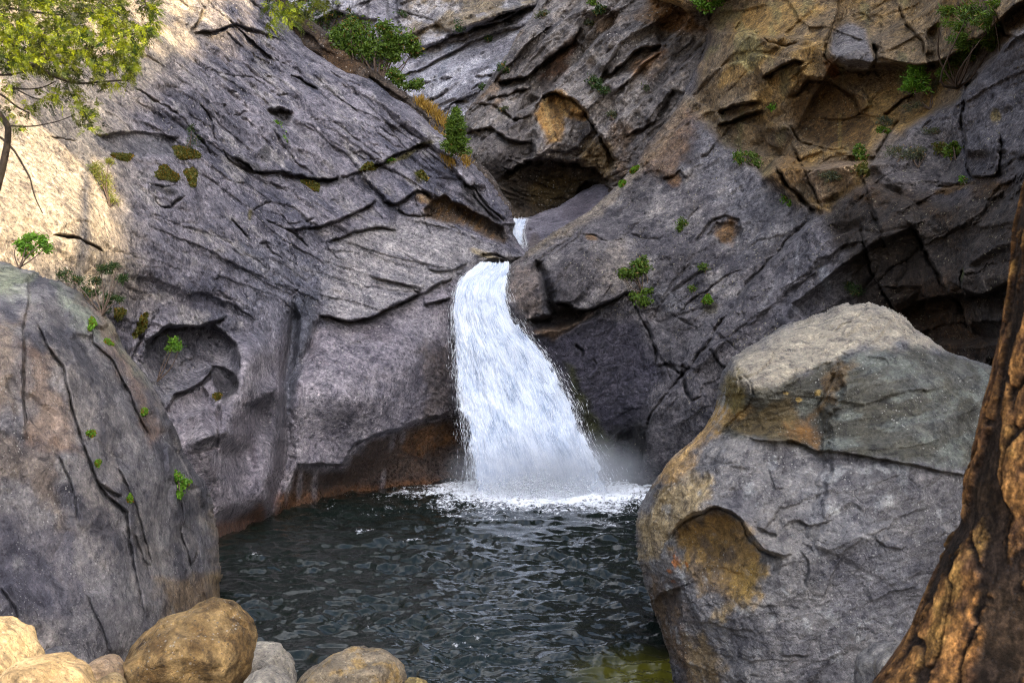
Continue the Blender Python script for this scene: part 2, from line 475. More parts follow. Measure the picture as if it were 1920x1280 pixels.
# ================================================================== left wall of granite slabs
ridge_l = [(-330, -330), (330, -330), (420, -120), (520, 10), (548, 52), (597, 92), (652, 128), (692, 147), (744, 184), (785, 212), (812, 240), (838, 262), (868, 285), (905, 322), (935, 362), (955, 392), (966, 418), (958, 434), (972, 455), (992, 480), (985, 492), (965, 498), (905, 500), (905, 1120), (-330, 1120)]
ctl = [(548, 52, 40.5), (692, 147, 39.5), (838, 262, 38.6), (905, 322, 38.2), (966, 418, 37.2), (985, 490, 36.4), (640, 220, 37.2), (760, 320, 37.2), (870, 400, 37.0),
       (0, 500, 19.5), (0, 250, 21.5), (0, -100, 26), (-300, 300, 17), (-300, 700, 15), (120, 480, 21), (240, 470, 23.5), (250, 200, 27), (250, 0, 31), (450, 0, 37), (420, -200, 41), (100, 100, 25),
       (400, 300, 30), (500, 450, 30.5), (600, 350, 34), (300, 600, 24.6), (200, 620, 22.5), (350, 760, 24.6), (410, 1000, 25.4), (400, 860, 25.3), (370, 1100, 25), (300, 900, 23),
       (420, 560, 28), (537, 640, 30.6), (537, 800, 30.0), (530, 950, 29.4), (505, 965, 29.4), (500, 1080, 29.4),
       (610, 560, 32.6), (600, 680, 31.2), (650, 760, 31.0), (760, 700, 32.8), (640, 860, 31.3), (650, 942, 32.6), (750, 928, 33.6), (700, 1060, 32.5), (850, 905, 35.3), (860, 1060, 35.2),
       (850, 620, 35.0), (840, 780, 34.9), (750, 540, 34.6), (830, 470, 35.3), (900, 470, 36.0), (720, 440, 35.0), (640, 480, 33.6)]
L = Rock((-210, -190, 1000, 1060), 2.0, ridge_l, ctl, wig=2.2, roll=(22, 1.3), edge_wig=4.5, seed=1)
X, Y = L.X, L.Y
# where the stone is polished by the river
polish = L.poly_mask([(540, 600), (620, 600), (690, 606), (760, 572), (850, 530), (880, 540), (880, 1080), (400, 1080), (330, 880), (330, 760), (400, 690), (440, 640), (500, 560)], 22, 8)
slab = L.poly_mask([(600, 560), (610, 470), (690, 420), (800, 400), (880, 440), (990, 485), (850, 525), (740, 575), (690, 602), (600, 606)], 12, 6)
upper = 1 - np.maximum(polish, slab)
smooth_ul = L.poly_mask([(-300, -300), (420, -300), (380, 60), (330, 130), (230, 200), (240, 300), (250, 560), (-300, 640)], 60, 20)
flaky = upper * (1 - 0.8 * smooth_ul)
diag = L.poly_mask([(540, 60), (700, 150), (900, 320), (960, 420), (860, 400), (700, 350), (600, 340), (470, 330), (380, 180), (420, 60)], 30, 10)
# broad undulation, exfoliation sheets, fine relief
L.rough(0.7, 6.0, 2, seed=11)
L.plates(37, 6.0, 1.7, 0.60, 0.30, 0.35, flaky * (0.45 + 0.55 * diag), seed=201, warp=0.09)
L.plates(34, 2.4, 0.62, 0.24, 0.12, 0.16, flaky * (0.4 + 0.6 * diag), seed=202, warp=0.09)
L.plates(39, 0.95, 0.26, 0.11, 0.06, 0.08, flaky, seed=203); L.plates(36, 0.42, 0.13, 0.045, 0.025, 0.03, flaky, seed=209, bev=0.12)
L.plates(30, 5.0, 1.9, 0.16, 0.07, 0.22, smooth_ul * upper, seed=204)
L.plates(16, 3.2, 0.45, 0.14, 0.06, 0.10, slab, seed=205)
L.plates(24, 1.2, 0.2, 0.05, 0.03, 0.04, slab, seed=206)
L.plates(30, 0.7, 0.3, 0.05, 0.03, 0.05, polish * sstep(600, 700, X), seed=207)
L.sheets(37, 7.0, 1.9, 2.4, 0.14, 0.6, mask=flaky * (0.35 + 0.65 * diag), seed=3, sharp=0.93)
L.sheets(33, 3.2, 0.8, 2.4, 0.06, 0.5, mask=flaky * (0.3 + 0.7 * diag), seed=13, sharp=0.9)
L.sheets(40, 1.3, 0.45, 1.9, 0.04, 0.4, mask=flaky, seed=23, sharp=0.86)
L.sheets(20, 4.2, 1.6, 1.7, 0.06, 0.2, mask=smooth_ul * upper, seed=29, sharp=0.95)
L.cracks_noise(38, 4.0, 1.1, 0.10, mask=flaky, seed=71, wd=0.05)
L.cracks_noise(60, 2.4, 1.4, 0.08, mask=flaky, seed=75, wd=0.05)
L.rough(0.10, 1.1, 5, mask=0.4 + 0.9 * flaky, seed=51)
L.rough(0.05, 0.24, 4, mask=0.6 + 0.6 * flaky, seed=55, g=0.6)
L.sheets(14, 3.4, 0.42, 2.0, 0.05, 0.25, mask=slab, seed=33, sharp=0.9)
L.sheets(25, 1.5, 0.25, 1.6, 0.05, 0.2, mask=slab, seed=36, sharp=0.85)
L.rough(0.12, 1.4, 4, mask=polish, seed=61)
L.sheets(18, 1.0, 0.35, 2.0, 0.045, 0.3, mask=polish * sstep(560, 650, X), seed=41, sharp=0.86)
L.sheets(30, 0.5, 0.16, 2.0, 0.035, 0.3, mask=polish * sstep(720, 800, X), seed=43, sharp=0.8)
# traced joints and ledges (photo pixels)
for p, d, w in [([(248, 160), (285, 182), (322, 205), (347, 228), (366, 252), (390, 280), (410, 300)], 0.5, 4.0),
                ([(365, 187), (385, 215), (400, 242), (410, 270), (430, 298), (452, 316), (492, 325)], 0.5, 4.0),
                ([(355, 106), (376, 126), (402, 139), (440, 146), (470, 150), (500, 172)], 0.35, 3.0),
                ([(480, 136), (505, 150), (533, 166)], 0.3, 2.6), ([(485, 158), (500, 175), (520, 184), (536, 186)], 0.35, 3),
                ([(415, 195), (430, 218), (445, 218), (462, 210)], 0.4, 3.5), ([(426, 170), (440, 178)], 0.3, 2.5),
                ([(600, 155), (640, 190), (690, 225), (740, 262), (790, 300), (842, 335)], 0.28, 2.5),
                ([(625, 238), (660, 262), (720, 300)], 0.3, 3), ([(640, 220), (690, 240), (740, 275), (800, 290)], 0.25, 2.5),
                ([(560, 230), (610, 262), (680, 300), (740, 302)], 0.2, 2.2), ([(722, 205), (742, 228), (790, 265), (830, 292)], 0.4, 3.4),
                ([(500, 410), (530, 424), (560, 440), (583, 466)], 0.55, 4.0), ([(430, 405), (450, 430), (474, 455)], 0.4, 3.2),
                ([(85, 443), (112, 447), (140, 452), (165, 462), (192, 478)], 0.55, 4.2), ([(150, 262), (112, 258), (96, 256)], 0.3, 3),
                ([(538, 418), (556, 416), (575, 416), (594, 406)], 0.4, 3.4), ([(474, 410), (478, 392), (500, 376), (512, 380)], 0.4, 4),
                ([(486, 455), (500, 458), (510, 475), (532, 488)], 0.4, 4), ([(480, 520), (495, 512), (510, 500)], 0.3, 3), ([(520, 545), (540, 556), (560, 540)], 0.35, 3),
                ([(290, 370), (300, 388), (320, 390), (345, 368)], 0.5, 4), ([(270, 640), (290, 600), (305, 575)], 0.3, 3),
                ([(280, 345), (312, 352), (330, 345)], 0.2, 3), ([(400, 545), (425, 560), (440, 600)], 0.25, 3),
                ([(690, 545), (620, 470), (612, 440)], 0.2, 2.4), ([(776, 366), (790, 400), (812, 442)], 0.3, 2.6), ([(830, 412), (860, 425), (870, 436)], 0.2, 2.2),
                ([(645, 652), (668, 646), (690, 656)], 0.2, 3), ([(632, 782), (648, 792), (655, 800)], 0.25, 2.6), ([(710, 766), (726, 786), (738, 806)], 0.16, 2.2)]:
    L.crack(p, d * 0.8, w * 0.8)
for p, kw in [([(362, 62), (400, 60), (440, 46), (482, 62), (532, 80)], dict(h=0.45, fall=40, g=0.4, gw=5)),
              ([(350, -20), (366, 0), (375, 18), (372, 40), (362, 60)], dict(h=0.4, fall=30, raised=1, g=0.3)),
              ([(538, 146), (560, 150), (580, 160), (598, 168)], dict(h=0.3, fall=30, g=0.35, gw=6)),
              ([(498, 206), (520, 212), (545, 218)], dict(h=0.3, fall=30, g=0.2, gw=5, low=0.3, lfall=12)),
              ([(440, 290), (480, 315), (520, 318), (552, 320)], dict(h=0.3, fall=30, g=0.3, low=0.4, lfall=14)),
              ([(530, 322), (580, 330), (640, 332)], dict(h=0.3, fall=30, g=0.3, low=0.5, lfall=14)),
              ([(690, 316), (720, 304), (752, 286), (790, 270), (812, 272)], dict(h=0.5, fall=50, g=0.55, gw=5)),
              ([(640, 330), (670, 322), (700, 312)], dict(h=0.3, fall=30, g=0.3)),
              ([(538, 428), (600, 424), (650, 405), (680, 390), (706, 376), (707, 356)], dict(h=0.5, fall=40, g=0.35, gw=4)),
              ([(706, 358), (722, 362), (725, 372), (745, 378), (760, 370), (780, 356), (800, 358), (820, 372)], dict(h=0.55, fall=40, g=0.5, gw=6)),
              ([(745, 386), (760, 398), (790, 404), (815, 400)], dict(h=0.25, fall=25, g=0.5, gw=5)),
              ([(616, 452), (640, 446), (670, 430), (700, 426), (720, 424), (745, 432)], dict(h=0.35, fall=35, g=0.3, gw=4)),
              ([(596, 592), (640, 602), (668, 604), (700, 596), (735, 576), (765, 562), (788, 552)], dict(h=0.75, fall=45, g=0.75, gw=6, low=0.25, lfall=25, taper=0.06)),
              ([(690, 520), (740, 528), (770, 536), (790, 552)], dict(h=0.3, fall=18, g=0.2, gw=3)),
              ([(680, 540), (720, 545), (760, 550), (785, 548)], dict(h=0.25, fall=10, g=0.25, gw=3, raised=1)),
              ([(788, 556), (810, 538), (830, 528), (850, 524)], dict(h=0.35, fall=22, g=0.4, gw=4)),
              ([(795, 572), (820, 566), (842, 556)], dict(h=0.45, fall=22, g=0.8, gw=7)),
              ([(800, 505), (830, 510), (858, 502), (880, 492)], dict(h=0.2, fall=22, g=0.2, gw=4)),
              ([(900, 485), (905, 472), (930, 474), (955, 488)], dict(h=0.25, fall=14, g=0.35, gw=4)),
              ([(836, 300), (868, 330), (900, 372), (940, 410)], dict(h=0.3, fall=22, g=0.3, gw=4)),
              ([(500, 235), (560, 300), (600, 330)], dict(h=0.15, fall=30, g=0.2)),
              ([(240, 700), (270, 640), (262, 600)], dict(h=0.2, fall=20, g=0.3))]:
    L.ledge(p, **kw)
L.scoop([(182, 250), (230, 246), (282, 245), (340, 254), (336, 286), (300, 294), (255, 297), (215, 280)], 0.42, 5, 0.05, k=0.25)
L.scoop([(498, 208), (520, 206), (546, 216), (548, 236), (530, 232), (505, 222)], 0.5, 4, 0.05, k=0.2)
# the overhang with the brown, ribbed underside beside the lip
ov = [(796, 392), (812, 372), (838, 362), (846, 374), (880, 384), (915, 402), (948, 424), (955, 446), (948, 455), (900, 432), (868, 416), (846, 414), (800, 408)]
L.scoop(ov, 1.5, 16, 0.35, k=0.55)
ovm = L.poly_mask(ov, 5, 4)
L.sheets(115, 1.2, 0.16, 1.5, 0.16, 0.6, mask=ovm, seed=81, sharp=0.8)
L.scoop([(880, 350), (895, 338), (915, 345), (925, 365), (900, 372)], 0.9, 10, 0.1, k=0.5)
L.ledge([(868, 340), (895, 352), (925, 385), (955, 412)], h=0.3, fall=18, g=0.4, gw=4)
# alcove, its ring and the fluted columns below
alc = [(277, 660), (283, 640), (300, 622), (318, 608), (350, 612), (372, 612), (398, 603), (420, 622), (440, 648), (446, 690), (430, 720), (408, 690), (400, 690), (385, 715), (362, 730), (340, 733), (320, 762), (300, 732), (284, 700)]
L.scoop(alc, 1.5, 12, 0.30, k=0.9)
L.ledge([(285, 645), (300, 624), (318, 607), (350, 613), (375, 612), (405, 600), (422, 590)], h=0.5, fall=26, g=0.7, gw=8)
L.ledge([(322, 765), (336, 735), (362, 728), (384, 714), (400, 690), (402, 680)], h=0.55, fall=40, g=0.6, gw=6)
L.scoop([(395, 690), (405, 682), (440, 700), (442, 730), (420, 750), (405, 725)], 1.2, 10, 0.2, k=0.3)
L.scoop([(320, 770), (336, 738), (385, 718), (400, 740), (385, 770), (340, 790)], 0.7, 14, 0.2, k=0.9)
th = np.linspace(3.3, 6.6, 14)
L.crack([(358 + 13 * math.cos(a), 685 + 12 * math.sin(a)) for a in th], 0.25, 2.2, 0.2)
L.ridge([(470, 620), (462, 680), (446, 735), (430, 800), (440, 860)], 1.5, 32)
L.ridge([(500, 690), (520, 780), (500, 900), (478, 985)], 1.4, 34)
L.ridge([(350, 800), (395, 850), (420, 905), (440, 985)], 0.9, 28)
L.ridge([(375, 760), (400, 830)], 0.9, 26)
L.scoop([(452, 762), (480, 742), (510, 730), (530, 742), (534, 800), (520, 830), (480, 830), (462, 800)], 1.3, 26, 0.0, k=0.7)
L.scoop([(405, 820), (420, 830), (410, 850), (372, 862), (352, 850), (380, 838)], 0.5, 12, 0.0, k=0.5)
L.crack([(545, 560), (540, 640), (532, 720), (537, 800), (538, 860), (520, 920), (504, 965)], 1.2, 13, 0.12)
L.crack([(600, 590), (585, 640), (562, 680), (545, 720)], 0.5, 10, 0.2)
L.crack([(372, 850), (410, 835), (417, 800), (414, 745)], 0.35, 5, 0.2)
L.scoop([(555, 868), (640, 872), (690, 818), (745, 800), (840, 770), (876, 790), (880, 905), (760, 935), (600, 955), (520, 972)], 1.5, 30, 0.15, k=0.3)
L.ledge([(560, 872), (600, 868), (640, 872), (668, 832), (705, 812), (745, 806), (790, 790), (845, 770)], h=0.25, fall=22, g=0.3, gw=5, low=0.3, lfall=20)
L.bump(760, 660, 60, 70, 0.7); L.bump(640, 740, 80, 60, 1.0); L.bump(690, 720, 30, 20, -0.25)
# ------- colours of the stone
L.base(G1, G2, 3.2, GD)
n_f = fbm(L.aniso(38, 3.0, 0.7), 5, 301, 0.6)
L.stain(sstep(0.0, 0.28, n_f) * flaky, (0.10, 0.098, 0.125), 0.85)
L.stain(sstep(0.08, 0.3, fbm(L.aniso(38, 1.5, 0.5), 6, 305, 0.66)) * flaky, PALE, 0.7)
L.stain(smooth_ul, (0.58, 0.47, 0.32), 0.75)  # pale warm tone paints extra sun onto the lit slab
L.stain(slab, PALE, 0.65)
L.stain(slab * sstep(0.0, 0.35, fbm(L.aniso(22, 1.6, 0.22), 5, 311, 0.6)), (0.18, 0.17, 0.18), 0.55)
L.stain(polish, (0.33, 0.29, 0.30), 0.75)
L.stain(polish * sstep(-0.05, 0.3, fbm(L.P0 / np.float32(1.6), 5, 320, 0.6)), (0.40, 0.36, 0.36), 0.6)
L.stain(polish * sstep(0.08, 0.34, fbm(L.P0 / np.float32(1.2) + 5, 5, 321, 0.6)), (0.13, 0.105, 0.115), 0.55)
L.stain(L.poly_mask([(440, 480), (540, 430), (640, 470), (590, 600), (540, 640), (470, 650), (430, 600)], 30, 20), (0.17, 0.175, 0.21), 0.6)
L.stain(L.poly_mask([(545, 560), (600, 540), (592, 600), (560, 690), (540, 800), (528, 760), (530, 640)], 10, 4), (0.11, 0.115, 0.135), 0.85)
L.stain(L.poly_mask([(555, 882), (640, 885), (690, 828), (745, 808), (850, 776), (885, 800), (890, 960), (500, 990), (520, 950)], 9, 7), (0.085, 0.05, 0.03), 0.93)
L.stain(L.poly_mask([(520, 925), (640, 915), (760, 905), (880, 890), (880, 950), (500, 985)], 10, 8), (0.20, 0.085, 0.03), 0.75)
L.stain(L.blob_mask(800, 830, 60, 26, -20), (0.22, 0.09, 0.02), 0.6)
L.stain(L.poly_mask([(780, 660), (850, 640), (850, 780), (790, 790), (800, 720)], 14, 14), (0.10, 0.07, 0.05), 0.7)
for x, y, l in [(590, 905, 60), (560, 905, 55), (540, 890, 90), (720, 905, 40), (735, 830, 30), (755, 820, 25)]:
    L.stain(L.blob_mask(x, y, 7, l * 0.6, 6, 0.3), (0.42, 0.37, 0.36), 0.55)
L.stain(L.poly_mask([(400, 985), (440, 975), (490, 940), (500, 1040), (400, 1050)], 8, 5), (0.16, 0.065, 0.025), 0.85)
L.stain(ovm, BRN, 0.9); L.stain(ovm * sstep(0.0, 0.3, fbm(L.aniso(115, 1.2, 0.14), 4, 330)), (0.25, 0.13, 0.04), 0.75)
L.stain(L.blob_mask(800, 372, 22, 12, 20), OCH, 0.6)
L.stain(L.poly_mask([(860, 330), (900, 345), (950, 420), (958, 455), (930, 430), (890, 395), (870, 370)], 8, 6), (0.075, 0.065, 0.06), 0.75)
L.stain(L.blob_mask(915, 478, 40, 7, 25), (0.42, 0.33, 0.17), 0.7)
L.stain(L.poly_mask(alc, 6, 4), (0.20, 0.195, 0.215), 0.65)
L.stain(L.poly_mask([(390, 690), (442, 700), (446, 735), (420, 756)], 6, 5), BLK, 0.8)
L.stain(L.poly_mask([(460, 765), (500, 738), (530, 745), (533, 830), (490, 850)], 16, 8), (0.115, 0.105, 0.115), 0.7)
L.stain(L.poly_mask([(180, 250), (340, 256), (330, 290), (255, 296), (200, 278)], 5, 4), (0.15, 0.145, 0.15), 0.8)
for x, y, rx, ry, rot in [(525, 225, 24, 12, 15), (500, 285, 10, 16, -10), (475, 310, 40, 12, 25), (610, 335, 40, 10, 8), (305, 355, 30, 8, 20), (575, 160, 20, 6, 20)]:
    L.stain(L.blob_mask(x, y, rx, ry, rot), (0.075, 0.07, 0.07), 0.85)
for x, y, rx, ry, rot in [(470, 402, 5, 14, 10), (760, 292, 40, 5, -28), (785, 330, 8, 14, -35), (800, 268, 22, 5, -15), (702, 315, 14, 5, -20)]:
    L.stain(L.blob_mask(x, y, rx, ry, rot), (0.12, 0.10, 0.02), 0.8)
L.Wet = np.clip(0.38 * polish * sstep(620, 560, X) + 0.95 * sstep(640, 860, X) * polish * sstep(560, 640, Y) + 0.6 * L.poly_mask([(500, 870), (880, 760), (900, 1000), (500, 1000)], 12) + 0.4 * polish * sstep(840, 960, Y) + 0.6 * L.blob_mask(850, 540, 50, 60, 0), 0, 1)
L.build('rock_wall_left', M_gran, 'structure', 0.72, (0.945, 0.98, 1.07))  # brighter, bluer tone stands in for skylight on this wall

# the next sheet peeling off behind the crest: a brown broken edge
B1 = Rock((430, -180, 960, 460), 2.0, [(440, -330), (520, -20), (560, 25), (600, 52), (640, 84), (670, 112), (700, 134), (728, 150), (760, 176), (800, 190), (832, 222), (850, 252), (872, 280), (900, 306), (930, 340), (962, 390), (900, 450), (430, 200)],
          [(540, 20, 41.6), (660, 110, 40.9), (740, 170, 40.4), (840, 250, 39.9), (930, 345, 39.2), (500, 100, 41.5), (600, 200, 40.6), (800, 300, 39.9), (440, -200, 43)], wig=2, roll=(8, 0.5), edge_wig=4, seed=9)
B1.rough(0.3, 1.2, 5, g=0.6); B1.plates(36, 1.6, 0.6, 0.25, 0.14, 0.12, seed=208)
B1.base((0.12, 0.07, 0.035), (0.07, 0.05, 0.035), 1.5, (0.17, 0.14, 0.12))
B1.stain(sstep(700, 760, B1.X), (0.16, 0.14, 0.13), 0.6)
B1.build('rock_wall_crest', M_gran, 'structure', 0.6)

# ================================================================== right wall: apron, stained blocky cliff, dark overhang
out_r = [(958, 492), (985, 478), (1010, 458), (1062, 425), (1110, 394), (1150, 355), (1187, 316), (1215, 272), (1252, 222), (1285, 175), (1302, 128), (1322, 92), (1330, 50), (1335, 20), (1290, 22), (1262, 10), (1215, -5), (1180, -330), (2330, -330), (2330, 1150), (950, 1150), (985, 700), (958, 640), (940, 560), (944, 515)]
ctr = [(960, 490, 36.0), (1010, 458, 37.2), (1110, 394, 38.6), (1187, 316, 39.4), (1285, 175, 40.2), (1330, 50, 40.8), (1215, 0, 41.2), (1300, -200, 43),
       (1010, 530, 35.0), (960, 560, 34.9), (1040, 610, 35.6), (1040, 660, 35.2), (1110, 560, 34.6), (1100, 470, 35.4), (1000, 620, 35.3), (1080, 760, 35.4), (1150, 760, 35.3), (1150, 890, 35.8), (1060, 900, 36.2), (1220, 895, 35.3), (1100, 1060, 36),
       (1230, 620, 34.6), (1270, 480, 34.6), (1350, 380, 35.6), (1400, 480, 33.4), (1300, 260, 38.0), (1420, 260, 35.8), (1530, 400, 32.3), (1400, 560, 32.6), (1320, 660, 32.6), (1230, 770, 33.6), (1350, 780, 31.6), (1500, 600, 31), (1600, 560, 30.3),
       (1400, 130, 37.2), (1500, 60, 36.4), (1600, 100, 34.6), (1650, -100, 36), (1580, 230, 33.8), (1560, 350, 32.3), (1700, 150, 33), (1760, 60, 33), (1690, 300, 30.4), (1770, 280, 29.8), (1650, 400, 29.4), (1620, 480, 29.8),
       (1800, 400, 26.6), (1850, 250, 27.0), (1900, 50, 27.0), (1900, 350, 24.5), (1760, 480, 27.5), (1850, 520, 24.8), (1700, 560, 28.8), (1850, 660, 25.6), (1760, 620, 28.0), (2100, 300, 21), (2100, 700, 20.5), (1900, -150, 29), (2200, -100, 24), (1700, 800, 28), (2000, 1000, 21), (1500, 950, 30.5)]
R = Rock((925, -190, 2130, 1020), 2.0, out_r, ctr, wig=2.2, roll=(18, 1.0), edge_wig=4.5, seed=2)
X, Y = R.X, R.Y
blocky = R.poly_mask([(1335, 60), (1300, 170), (1290, 200), (1350, 260), (1400, 300), (1440, 340), (1500, 390), (1560, 400), (1640, 330), (1700, 240), (1800, 190), (1900, 60), (2330, -330), (1180, -330), (1215, 0)], 12, 5)
apron = R.poly_mask([(930, 520), (960, 490), (1110, 394), (1187, 316), (1285, 175), (1310, 190), (1400, 300), (1500, 390), (1540, 400), (1400, 540), (1280, 660), (1180, 560), (1100, 600), (1000, 620)], 10, 5)
wetrock = R.poly_mask([(960, 640), (1040, 630), (1120, 590), (1190, 600), (1240, 700), (1190, 800), (1160, 920), (960, 960)], 14, 6)
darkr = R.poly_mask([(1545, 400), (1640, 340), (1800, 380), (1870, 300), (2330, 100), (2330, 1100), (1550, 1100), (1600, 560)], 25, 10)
rest = np.clip(1 - blocky - apron - wetrock, 0, 1)
edge = R.facets(3.6, 0.95, blocky, seed=5, gap=0.2, sq=(0.8, 1.1))
edge2 = R.facets(1.3, 0.35, blocky * 0.8, seed=6, gap=0.06)
R.facets(3.2, 0.5, rest * 0.8, seed=8, gap=0.14)
R.rough(0.5, 4.0, 2, mask=1 - 0.6 * apron - 0.7 * blocky, seed=11)
R.plates(-42, 3.2, 1.2, 0.24, 0.12, 0.22, apron + wetrock, seed=211, shingle=-0.6)
R.plates(-38, 1.1, 0.42, 0.085, 0.05, 0.07, apron + rest + wetrock, seed=212, shingle=-0.6)
R.plates(-35, 1.9, 1.1, 0.26, 0.12, 0.10, blocky, seed=213, shingle=0.4, warp=0.07)
R.plates(-60, 4.5, 1.6, 0.9, 0.5, 0.3, darkr, seed=214, shingle=0.5, warp=0.08)
R.plates(-50, 1.4, 0.6, 0.2, 0.10, 0.10, darkr + rest, seed=215, shingle=0.4)
R.sheets(-40, 4.0, 1.0, 2.4, 0.08, -0.4, mask=apron, seed=3, sharp=0.93)
R.sheets(-42, 2.4, 0.5, 2.0, 0.03, -0.3, mask=rest, seed=13, sharp=0.9)
R.cracks_noise(-42, 3.2, 1.2, 0.16, mask=apron + rest, seed=71)
R.plates(-40, 0.5, 0.2, 0.05, 0.03, 0.03, apron + rest + blocky, seed=216, bev=0.12, shingle=-0.5); R.rough(0.07, 0.7, 5, mask=1.0, seed=51); R.rough(0.03, 0.2, 4, seed=55, g=0.6)
R.sheets(-25, 1.0, 0.3, 1.8, 0.06, 0.3, mask=wetrock + apron * sstep(1120, 980, X), seed=41, sharp=0.85)
R.sheets(-58, 6.0, 2.0, 2.0, 0.25, 0.2, mask=darkr, seed=17, sharp=0.92)
# knob beside the lip and the dark slots round it
R.bump(1008, 552, 40, 55, 0.4, 20)
R.crack([(1003, 490), (1018, 515), (1026, 545), (1030, 570), (1045, 590)], 1.1, 8, 0.1)
R.scoop([(975, 598), (1030, 588), (1060, 575), (1110, 578), (1090, 600), (1050, 622), (1010, 618)], 1.6, 10, 0.3, k=0.3)
R.ledge([(1030, 562), (1060, 570), (1090, 582), (1112, 580), (1130, 568), (1165, 555), (1185, 545)], h=0.7, fall=45, g=0.9, gw=7, low=0.3, lfall=25)
R.ledge([(985, 598), (1010, 602), (1035, 594)], h=0.4, fall=25, g=0.6, gw=6)
R.ledge([(1028, 640), (1060, 625), (1100, 600), (1130, 592)], h=0.3, fall=22, g=0.3, gw=4, raised=1)
R.ledge([(1078, 642), (1090, 655), (1094, 672)], h=0.1, fall=12, g=0.35, gw=3.5)
R.crack([(1113, 672), (1120, 684)], 0.3, 3); R.ledge([(1105, 712), (1118, 700), (1128, 684)], h=0.15, fall=10, g=0.15)
# the long oblique joint and the lower slab standing out of it
R.ledge([(1535, 404), (1480, 450), (1400, 532), (1330, 648), (1270, 715), (1222, 775), (1208, 845), (1206, 900)], h=0.55, fall=60, g=0.4, gw=5, raised=-1, taper=0.05)
R.ledge([(1330, 650), (1350, 680), (1372, 700)], h=0.25, fall=30, g=0.25)
for p, d, w in [([(1277, 682), (1290, 690), (1300, 688)], 0.3, 3), ([(1278, 690), (1282, 735), (1296, 750), (1318, 742)], 0.5, 4), ([(1245, 682), (1262, 690), (1275, 700)], 0.5, 5),
                ([(1185, 560), (1215, 620), (1230, 660), (1232, 690)], 0.35, 3.5), ([(1232, 690), (1255, 680), (1278, 702)], 0.3, 4), ([(1268, 592), (1300, 560), (1360, 520), (1398, 498)], 0.35, 3.5),
                ([(1325, 600), (1360, 640), (1390, 660)], 0.2, 3), ([(1322, 640), (1300, 610), (1260, 590)], 0.25, 4), ([(1205, 620), (1250, 690), (1262, 720)], 0.2, 3),
                ([(1310, 298), (1335, 280), (1355, 255), (1372, 235)], 0.35, 4), ([(1285, 420), (1300, 400), (1310, 385)], 0.3, 4)]:
    R.crack(p, d, w)
R.ledge([(1240, 334), (1262, 328), (1275, 318), (1288, 335)], h=0.4, fall=16, g=0.5, gw=5)
R.scoop([(1325, 440), (1345, 416), (1372, 412), (1392, 430), (1396, 462), (1370, 468), (1345, 458)], 0.5, 8, 0.1, k=0.8)
R.ledge([(1300, 455), (1330, 418), (1360, 402), (1385, 412), (1398, 440)], h=0.2, fall=15, g=0.25, gw=5)
R.ledge([(1090, 440), (1120, 444), (1142, 456)], h=0.15, fall=14, g=0.25)
for k in range(4): R.ledge([(985 + 6 * k, 486 + 5 * k), (1040 + 6 * k, 446 + 6 * k), (1090 + 4 * k, 408 + 8 * k)], h=0.12, fall=9, g=0.12, gw=2.5)
# blocks of the brown cliff
R.ledge([(1345, 210), (1378, 198), (1428, 190)], h=0.5, fall=24, g=0.5, gw=5, low=0.6, lfall=20)
R.ledge([(1345, 235), (1380, 222), (1432, 205)], h=0.6, fall=22, g=0.7, gw=6, low=0.5, lfall=30)
R.ledge([(1428, 150), (1460, 125), (1495, 112), (1508, 115)], h=0.6, fall=30, g=0.6, gw=6, low=0.8, lfall=30)
R.ledge([(1400, 52), (1440, 80), (1475, 92), (1500, 78)], h=0.4, fall=40, g=0.4, raised=1)
R.bump(1585, 90, 42, 44, 1.5); R.ledge([(1550, 70), (1548, 105), (1568, 122), (1600, 134), (1628, 132), (1640, 112), (1634, 70)], h=0.5, fall=35, g=0.8, gw=8)
R.scoop([(1590, 136), (1638, 126), (1622, 160), (1600, 180), (1560, 150)], 1.0, 12, 0.1, k=0.4)
R.scoop([(1475, 185), (1500, 140), (1560, 145), (1620, 185), (1640, 240), (1620, 285), (1560, 288), (1500, 262), (1470, 225)], 1.1, 30, 0.1, k=0.6)
R.ledge([(1474, 186), (1498, 172), (1515, 148), (1560, 152), (1600, 180), (1615, 215), (1636, 218)], h=0.5, fall=26, g=0.5, gw=6)
R.ledge([(1470, 225), (1500, 270), (1540, 278), (1600, 288)], h=0.4, fall=30, g=0.5, gw=5, raised=1)
R.ledge([(1480, 265), (1510, 320), (1545, 392)], h=0.4, fall=30, g=0.5, gw=5)
R.ledge([(1500, 335), (1560, 300), (1600, 290)], h=0.3, fall=40, g=0.2, raised=1)
R.ledge([(1445, 300), (1475, 340), (1510, 375), (1540, 400)], h=0.5, fall=35, g=0.9, gw=8)
R.ledge([(1655, 215), (1690, 190), (1715, 175)], h=0.3, fall=30, g=0.5)
R.ledge([(1625, 318), (1660, 270), (1690, 220)], h=0.6, fall=50, g=0.5, gw=6, raised=1)
R.ledge([(1685, 10), (1700, 45), (1730, 80), (1738, 110)], h=0.5, fall=40, g=0.4, raised=-1)
R.scoop([(1735, 60), (1760, 40), (1768, 80), (1755, 130), (1738, 120)], 0.8, 10, 0.2, k=0.3)
R.ledge([(1808, 300), (1806, 230), (1818, 160), (1850, 130)], h=1.0, fall=60, g=0.7, gw=8, raised=1)
R.ledge([(1808, 250), (1812, 310), (1820, 330), (1862, 330), (1870, 300), (1866, 240)], h=0.6, fall=45, g=0.6, gw=6)
R.ledge([(1840, 0), (1870, 30), (1885, 60), (1920, 75)], h=0.8, fall=50, g=0.6, gw=8)
R.ledge([(1750, 350), (1790, 346), (1830, 345)], h=0.5, fall=30, g=0.4, low=0.4, lfall=30, raised=1)
R.ledge([(1690, 400), (1740, 480), (1790, 560), (1830, 640)], h=0.6, fall=60, g=0.5, gw=6)
